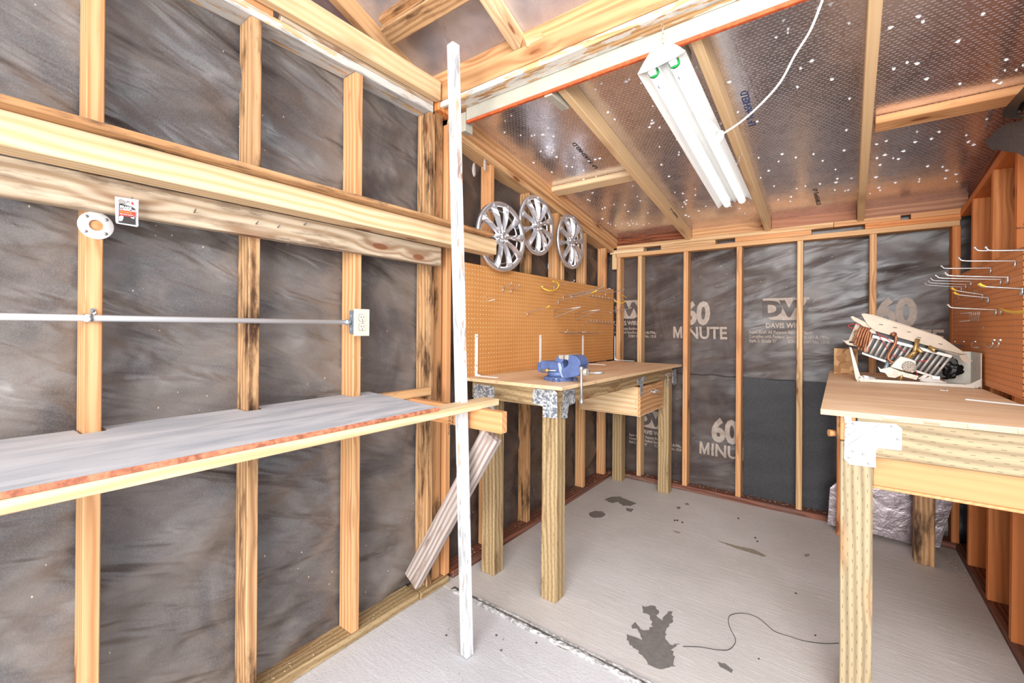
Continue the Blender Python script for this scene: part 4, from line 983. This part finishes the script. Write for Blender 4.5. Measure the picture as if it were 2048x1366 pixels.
prism('tray_corner', [at(x, y, Y=Yt) for x, y in ((1940, 768), (1964, 757), (1964, 772), (1955, 776), (1900, 773))], (0, .003, 0), 'tray', tr)
prism('tray_corner', [at(x, y, Y=Yt) for x, y in ((1715, 757), (1722, 751), (1736, 764), (1722, 764))], (0, .003, 0), 'tray', tr)
cp = root('plastic_cap', at(1733, 758, Y=3.13), 'small white stepped plastic cap lying in the left corner of the metal cover', 'cap')
c0 = at(1726, 757, Y=3.125); c1 = at(1749, 760, Y=3.145); c0.z = max(c0.z, zb0+.018); c1.z = zb0+.013
dd = (c1-c0); tube('cap_body', [c0, c0+dd*.45, c0+dd*.46, c0+dd*.75, c0+dd*.76, c1], [.015, .0145, .012, .012, .0095, .0095], 'white_metal', cp, 14)
Yh = 3.16
ht = root('water_heater', at(1820, 700, Y=Yh), 'dismantled gas water heater with copper coil and brass valves, propped in its cover', 'heater')
def hp(name, P, mat, dy, d, bev=0): return prism(name, [at(x, y, Y=Yh+dy) for x, y in P], (0, d, 0), mat, ht, bev)
hp('back_panel', [(1722, 628), (1728, 626.5), (1748, 630), (1880, 672), (1933, 708), (1930, 714), (1900, 706), (1850, 690), (1735, 652)], 'beige', .01, .006)
hp('panel_flange', [(1701, 634), (1705, 632), (1722, 640), (1745, 652), (1753, 668), (1745, 667), (1720, 648), (1707, 641)], 'beige', -.01, .004)
hp('top_panel', [(1722, 628), (1728, 626.5), (1880, 673), (1934, 708), (1922, 708), (1850, 690), (1750, 662), (1735, 650)], 'beige', -.02, .03, .001)
for x, y in ((1762, 649), (1790, 655), (1818, 664), (1838, 675), (1881, 688)): hp('slot', [(x-4, y-1), (x+4, y), (x+4, y+1.2), (x-4, y)], 'darkhole', -.0215, .001)
hp('burner_recess', [(1754, 658), (1820, 678), (1905, 712), (1918, 730), (1910, 752), (1880, 756), (1860, 745), (1726, 706), (1733, 690), (1745, 668)], 'black', .02, .12)
hp('top_bar', [(1746, 670), (1905, 711), (1902, 716), (1744, 675)], 'fin', -.012, .02)
hp('bottom_bar', [(1725, 704), (1728, 706), (1770, 720), (1870, 752), (1866, 755), (1768, 724), (1724, 708)], 'fin', -.012, .02)
for i in range(15):
    t_ = i/14; ax, ay = 1747+154*t_, 674+39*t_; bx, by = 1730+140*t_, 705+47*t_
    if 9 <= i <= 12: ay += 0
    tube('radiant_tube', [at(ax, ay, Y=Yh), at(bx, by, Y=Yh)], .0062, 'fin', ht, 8)
hp('side_drum', [(1712, 646), (1722, 648), (1712, 674), (1716, 688), (1700, 682), (1694, 690), (1687, 682), (1697, 680)], 'beige', .03, .04, .001)
hp('left_flange', [(1684, 679), (1688, 681), (1700, 686), (1716, 688), (1716, 693), (1697, 690)], 'beige', 0, .004)
for k in range(4):
    o = k*5.5; tube('copper_coil', smooth_path([at(1709+o, 690+k*2, Y=Yh-.012), at(1715+o, 672, Y=Yh-.02), at(1722+o, 655+k, Y=Yh-.012), at(1728+o*.9, 656+k*2, Y=Yh+.0), at(1723+o, 680, Y=Yh), at(1716+o*1.1, 700+k*2, Y=Yh)], 5), .0055, 'copper', ht, 8)
tube('copper_coil', smooth_path([at(1705, 684, Y=Yh-.02), at(1709, 674, Y=Yh-.03), at(1716, 678, Y=Yh-.02), at(1710, 668, Y=Yh-.01), at(1712, 661, Y=Yh), at(1719, 662, Y=Yh), at(1722, 670, Y=Yh)], 5), .004, 'copper', ht, 8)
tube('copper_pipe', smooth_path([at(1792, 672, Y=Yh-.03), at(1791, 685, Y=Yh-.035), at(1784, 698, Y=Yh-.04), at(1779, 707, Y=Yh-.04), at(1776, 716, Y=Yh-.04), at(1782, 723, Y=Yh-.04), at(1790, 726, Y=Yh-.04)], 5), .0065, 'copper', ht, 10)
tube('drain_pipe', [at(1778, 718, Y=Yh-.02), at(1773, 733, Y=Yh-.025), at(1768, 742, Y=Yh-.03)], [.007, .010, .010], 'grey_box', ht, 10)
lathe('pipe_nut', [(0, .01), (.012, .01), (.012, -.01), (0, -.01)], 'copper', ht, frame(at(1787, 669, Y=Yh-.035), (.3, -1, .2)), 8)
for a, b, r, m in (((1836, 678), (1826, 712), .010, 'brass'), ((1832, 694), (1846, 707), .011, 'brass'), ((1858, 694), (1873, 703), .011, 'brass'), ((1812, 718), (1832, 703), .012, 'brass'), ((1806, 738), (1801, 762), .007, 'brass')):
    tube('brass_fitting', [at(*a, Y=Yh-.03), at(*b, Y=Yh-.05)], [r, r*.8] if m == 'brass' else r, m, ht, 10)
for x, y in ((1873, 702), (1846, 707)): lathe('fitting_bore', [(0, .002), (.006, .002), (.007, 0)], 'darkhole', ht, frame(at(x, y, Y=Yh-.058), (.1, -1, .1)), 10)
hp('gas_valve_body', [(1788, 724), (1800, 712), (1818, 716), (1832, 722), (1834, 738), (1826, 746), (1800, 740), (1780, 734)], 'cast', -.05, .04, .003)
hp('valve_bracket', [(1755, 732), (1762, 738), (1780, 734), (1800, 742), (1838, 752), (1833, 760), (1800, 752), (1790, 756), (1776, 754), (1770, 746), (1760, 744)], 'cast', -.045, .006, .001)
vd = at(1818, 733, Y=Yh-.056); lathe('valve_dial', [(0, .012), (.006, .012), (.007, .004), (.026, .003), (.029, 0)], 'cast', ht, frame(vd, (0, -1, .1)), 20)
for k in range(12):
    a = k*6.283/12; q = vd+Vector((math.cos(a)*.018, -.0045, math.sin(a)*.018)); tube('dial_rib', [vd+(q-vd)*.45+Vector((0, -.003, 0)), q+(q-vd)*.4], .0012, 'white_metal', ht, 4)
for P in ([(1756, 666), (1762, 678), (1770, 690), (1778, 700)], [(1754, 666), (1775, 678), (1795, 692), (1812, 706)], [(1720, 651), (1708, 648), (1697, 650), (1700, 655), (1710, 657)], [(1781, 714), (1788, 711), (1792, 716)], [(1837, 721), (1850, 722), (1858, 717), (1852, 721), (1842, 724)], [(1830, 740), (1834, 746), (1833, 752)]):
    tube('red_wire', smooth_path([at(x, y, Y=Yh-.025) for x, y in P], 4), .0017, 'red', ht, 6)
bm = bmesh.new(); bmesh.ops.create_icosphere(bm, subdivisions=4, radius=1)
for v in bm.verts:
    n = noise.noise(v.co*2.3)*.35+noise.noise(v.co*6)*.16; v.co = Vector((v.co.x*.052, v.co.y*.035, v.co.z*.052))*(1+n)
link('black_bag_or_shade', tome(bm, smooth=True), 'black', ht, Matrix.Translation(at(1896, 738, Y=Yh+.045)))  # black lump modelled in place of the shadow in the heater recess
hp('panel_lip', [(1918, 710), (1934, 708), (1936, 716), (1946, 722), (1930, 725), (1922, 718)], 'beige', -.015, .006)
hp('label_tag', [(1864, 752), (1880, 753), (1880, 759), (1865, 758)], 'white_metal', -.03, .004)
hp('loose_blade', [(1838, 762), (1862, 752), (1868, 752), (1880, 760), (1895, 766), (1860, 765)], 'fin', -.02, .003)
hp('loose_blade', [(1836, 757), (1850, 748), (1858, 750), (1844, 761)], 'steel_dark', -.025, .003)
# OSB piece behind
os_ = ab('board_offcut', (-.013, .11), (3.53, 3.541), (ZT+.001, 1.253), 'osb'); tag(os_, 'strand-board offcut standing on the right bench behind the heater cover', 'board')
# foil faced foam board under the bench
fp_ = [(1655, 1049), (1660, 976), (1674, 964), (1700, 963), (1845, 968), (1912, 985), (1904, 1010), (1880, 1095), (1838, 1092), (1760, 1071)]
fo = prism('foam_board', [at(x, y, Y=3.74) for x, y in fp_], (0, .025, 0), 'foam_foil'); tag(fo, 'crinkled foil-faced foam panel leaning under the right bench', 'insulation')

# ------------------------------------------------------------------ right pegboard and hooks
RX = .585
pr_ = link('pegboard', box_me(.0055, 1.30, .60, .001), 'peg_r', None, Matrix.Translation((RX+.003, 3.21, 1.405)))
tag(pr_, 'orange-brown perforated hardboard panel above the right bench, full of long hooks', 'pegboard')
for px, py in ((1912, 662), (1966, 656), (1917, 596), (1970, 572)): screw(at(px, py, X=RX), (-1, 0, 0), 'steel', pr_, .005)
HL = {}
def rh(bpx, tpx, label, **k):
    b = at(*bpx, X=RX-.002); tp = at(*tpx, Y=b.y); tp.z = (tp.z+b.z)/2
    return hook('display_hook', b, tp, label, r=.003, tipup=.012, **k)
rh((2066, 499), (1950, 497), 'thick white-ended hook highest on the right pegboard')
rh((2072, 500), (1972, 496), 'second thick hook level with the highest one on the right board')
rh((2032, 522), (1918, 515), 'long hook second from the top of the right board')
rh((1983, 536), (1883, 533), 'long hook third down on the right board')
rh((2016, 555), (1890, 543), 'upper one of the close pair of hooks near the right board\'s middle', dbl=.010)
rh((2003, 559), (1872, 548), 'lower one of the close pair of hooks near the right board\'s middle')
rh((1943, 563), (1862, 556), 'uppermost of the three thin hooks reaching farthest left')
rh((1933, 569), (1857, 560), 'middle one of the three thin hooks reaching farthest left')
rh((1924, 574), (1850, 564), 'lowest of the three thin hooks reaching farthest left')
rh((2045, 578), (1958, 565), 'double-prong hook with yellow tips at the right edge of the board', ends='yellow', dbl=.010)
rh((1966, 590), (1903, 568), 'double-prong hook with small yellow tips above the bent clip', ends='yellow', dbl=.008)
rh((1977, 596), (1908, 580), 'double-prong hook with yellow tips, lower left of the hook cluster', ends='yellow', dbl=.008)
rh((1993, 620), (1896, 609), 'lone long white-tipped hook below the cluster', dbl=.006)
t = root('display_hook', at(2003, 620, X=RX-.004), 'large hook with a thick yellow sleeve at the frame\'s right edge', 'hook')
tube('yellow_sleeve', smooth_path([at(2002, 618, X=RX-.006), at(2012, 622, X=RX-.03), at(2030, 625, X=RX-.05), at(2060, 622, X=RX-.06)], 5), .006, 'yellow', t, 8)
tube('clip', [at(2002, 618, X=RX-.006), at(2002, 629, X=RX-.006)], .004, 'steel', t, 6)
t = root('tool_rack', at(1945, 630, X=RX-.004), 'wire tool rack with a comb of upright loops below the lone long hook', 'rack')
for k in range(6):
    x = 1940+k*3.6; tube('loop_wire', smooth_path([at(x-18, 627-k*.3, X=RX-.09), at(x-4, 624, X=RX-.05), at(x, 626, X=RX-.045), at(x-2, 641, X=RX-.045), at(x-6, 642, X=RX-.05), at(x-20, 643-k*.4, X=RX-.09)], 3), .0016, 'steel', t, 5)
tube('end_hook', [at(1952, 634, X=RX-.02), at(1957, 632, X=RX-.03), at(1960, 623, X=RX-.03)], .002, 'steel', t, 5)
t = root('wire_clip', at(1955, 590, X=RX-.004), 'small bent wire clip tangled under the hook cluster', 'hook')
tube('wire', smooth_path([at(1934, 590, X=RX-.05), at(1946, 592, X=RX-.03), at(1950, 583, X=RX-.02), at(1956, 586, X=RX-.02), at(1948, 580, X=RX-.02)], 4), .002, 'steel', t, 5)
t = root('tool_rack', at(1925, 688, X=RX-.004), 'flat wire tool rack with three hooks just above the heater cover', 'rack')
prism('rack_plate', [at(x, y, X=RX-.02) for x, y in ((1903, 688), (1925, 690), (1932, 695), (1908, 694))], (-.004, 0, 0), 'steel_dark', t)
for x in (1903, 1921, 1944): tube('prong', smooth_path([at(x, 694, X=RX-.03), at(x-1, 688, X=RX-.05), at(x+2, 684, X=RX-.05), at(x+7, 683, X=RX-.05)], 3), .002, 'steel', t, 5)
for k in range(4): tube('small_loop', [at(1946+k*3, 694, X=RX-.01), at(1947+k*3, 692, X=RX-.02), at(1948+k*3, 696, X=RX-.02)], .0013, 'steel', t, 4)
for i, (x, lab) in enumerate(((1980, 'J-shaped hook pair, left one beside the heater cover'), (1992, 'J-shaped hook pair, right one beside the heater cover'))):
    t = root('j_hook', at(x, 690, X=RX-.004), lab, 'hook')
    tube('wire', smooth_path([at(x-8, 688, X=RX-.004), at(x-6, 693, X=RX-.03), at(x+2, 694, X=RX-.045), at(x+6, 688, X=RX-.045), at(x+5, 681, X=RX-.045), at(x+9, 680, X=RX-.045)], 4), .0032, 'steel', t, 6)
# bracket foot on the right bench
p1 = at(1932, 799, Z=ZT+.002); p2 = at(2048, 804, Z=ZT+.002)
t = root('shelf_bracket', p1, 'white steel angle bracket lying against the right pegboard', 'bracket', 'white shelf brackets')
yb_ = p1.y
yb_ = p2.y-.13
board('foot_leg', (p1.x, p1.y, ZT+.003), (RX-.002, yb_, ZT+.003), .024, .004, 'white_metal', t)
ab('upright_leg', (RX-.005, RX-.001), (yb_-.012, yb_+.012), (ZT+.001, 1.32), 'white_metal', t, .001)
t = root('wing_nut', at(1888, 781, Z=ZT+.001), 'tiny steel wing nut lying in front of the heater cover', 'nut')
p = at(1888, 781, Z=ZT); lathe('nut', [(0, .006), (.005, .006), (.006, 0)], 'steel', t, Matrix.Translation(p), 8); ab('wing', (p.x-.014, p.x+.014), (p.y-.004, p.y+.004), (p.z, p.z+.0025), 'steel', t, .0005)

# black strap and felt flap in the top right corner
t = prism('black_bag_or_shade', [at(x, y, X=.555) for x, y in ((2004, 229), (2008, 217), (2048, 172), (2075, 150), (2075, 178), (2042, 205), (2034, 221), (2034, 229), (2048, 232), (2070, 232), (2070, 238), (2040, 238), (2006, 236))], (.012, 0, 0), 'black', None, .002)
tag(t, 'black folded plastic sheet hanging high at the right wall top', 'plastic sheet')
P = [(1971, 283), (1985, 268), (2000, 255), (2020, 246), (2048, 240), (2080, 238), (2080, 322), (2048, 314), (2036, 306), (2010, 303), (1994, 299), (1985, 301), (1974, 290)]
t = prism('felt_flap', [at(x, y, X=.585) for x, y in P], (.003, 0, 0), 'felt_grey', None)
tag(t, 'torn flap of grey roofing felt curling off the right wall below the black sheet', 'felt')

# ------------------------------------------------------------------ wire on the floor, debris
wp = [at(x, y, Z=.002) for x, y in ((1366, 1293), (1400, 1294), (1430, 1299), (1455, 1300), (1468, 1290), (1471, 1278), (1462, 1260), (1457, 1245), (1459, 1232), (1473, 1227), (1492, 1227), (1515, 1235), (1534, 1250), (1550, 1263), (1580, 1273), (1610, 1282), (1650, 1287), (1680, 1286))]
w = tube('thin_wire', smooth_path(wp, 5), .0011, 'black'); tag(w, 'thin dark wire curling across the concrete floor', 'wire')
def debris(name, pts_, n, spread, label, parent, s=.008):
    bm = bmesh.new()
    for i in range(n):
        a = random.random()*(len(pts_)-1); k = int(a); p = Vector(pts_[k]).lerp(Vector(pts_[k+1]), a-k)+Vector((random.gauss(0, spread), random.gauss(0, spread), abs(random.gauss(0, .004))))
        d = Vector((random.uniform(-1, 1), random.uniform(-1, 1), random.uniform(-.2, .4))).normalized()*random.uniform(.3, 1)*s; e = d.cross(Vector((0, 0, 1)))*.18+Vector((0, 0, .0012))
        vs = [bm.verts.new(q) for q in (p-d, p+e, p+d, p-e)]; bm.faces.new(vs)
    o = link(name, tome(bm), 'debris', parent); tag(o, label, kind='stuff')
debris('straw_debris', [(XW-.03, .2, .045), (XW-.03, 1.5, .045)], 160, .025, 'dry grass bits along the near bottom plate', wall_l)
debris('straw_debris', [(XW-.03, 1.9, .045), (XW-.03, 3.8, .045), (-1.5, YB, .03), (-1.2, YB-.01, .03)], 420, .028, 'dry grass bits in the back left corner', wall_l, .011)
debris('straw_debris', [(-1.6, YB+.03, .05), (.1, YB+.03, .05)], 260, .02, 'dry grass bits along the back bottom plate', wall_b, .011)
debris('grit', [(-1.6, 1.55, .002), (-1.2, 1.2, .002), (-1.5, .9, .002)], 160, .12, 'grit scattered on the floor by the near wall', floor, .004)
debris('straw_debris', [(.1, YB-.08, .004), (.56, YB-.12, .004), (.58, 3.3, .004)], 160, .03, 'leaf bits under the right bench', floor, .014)
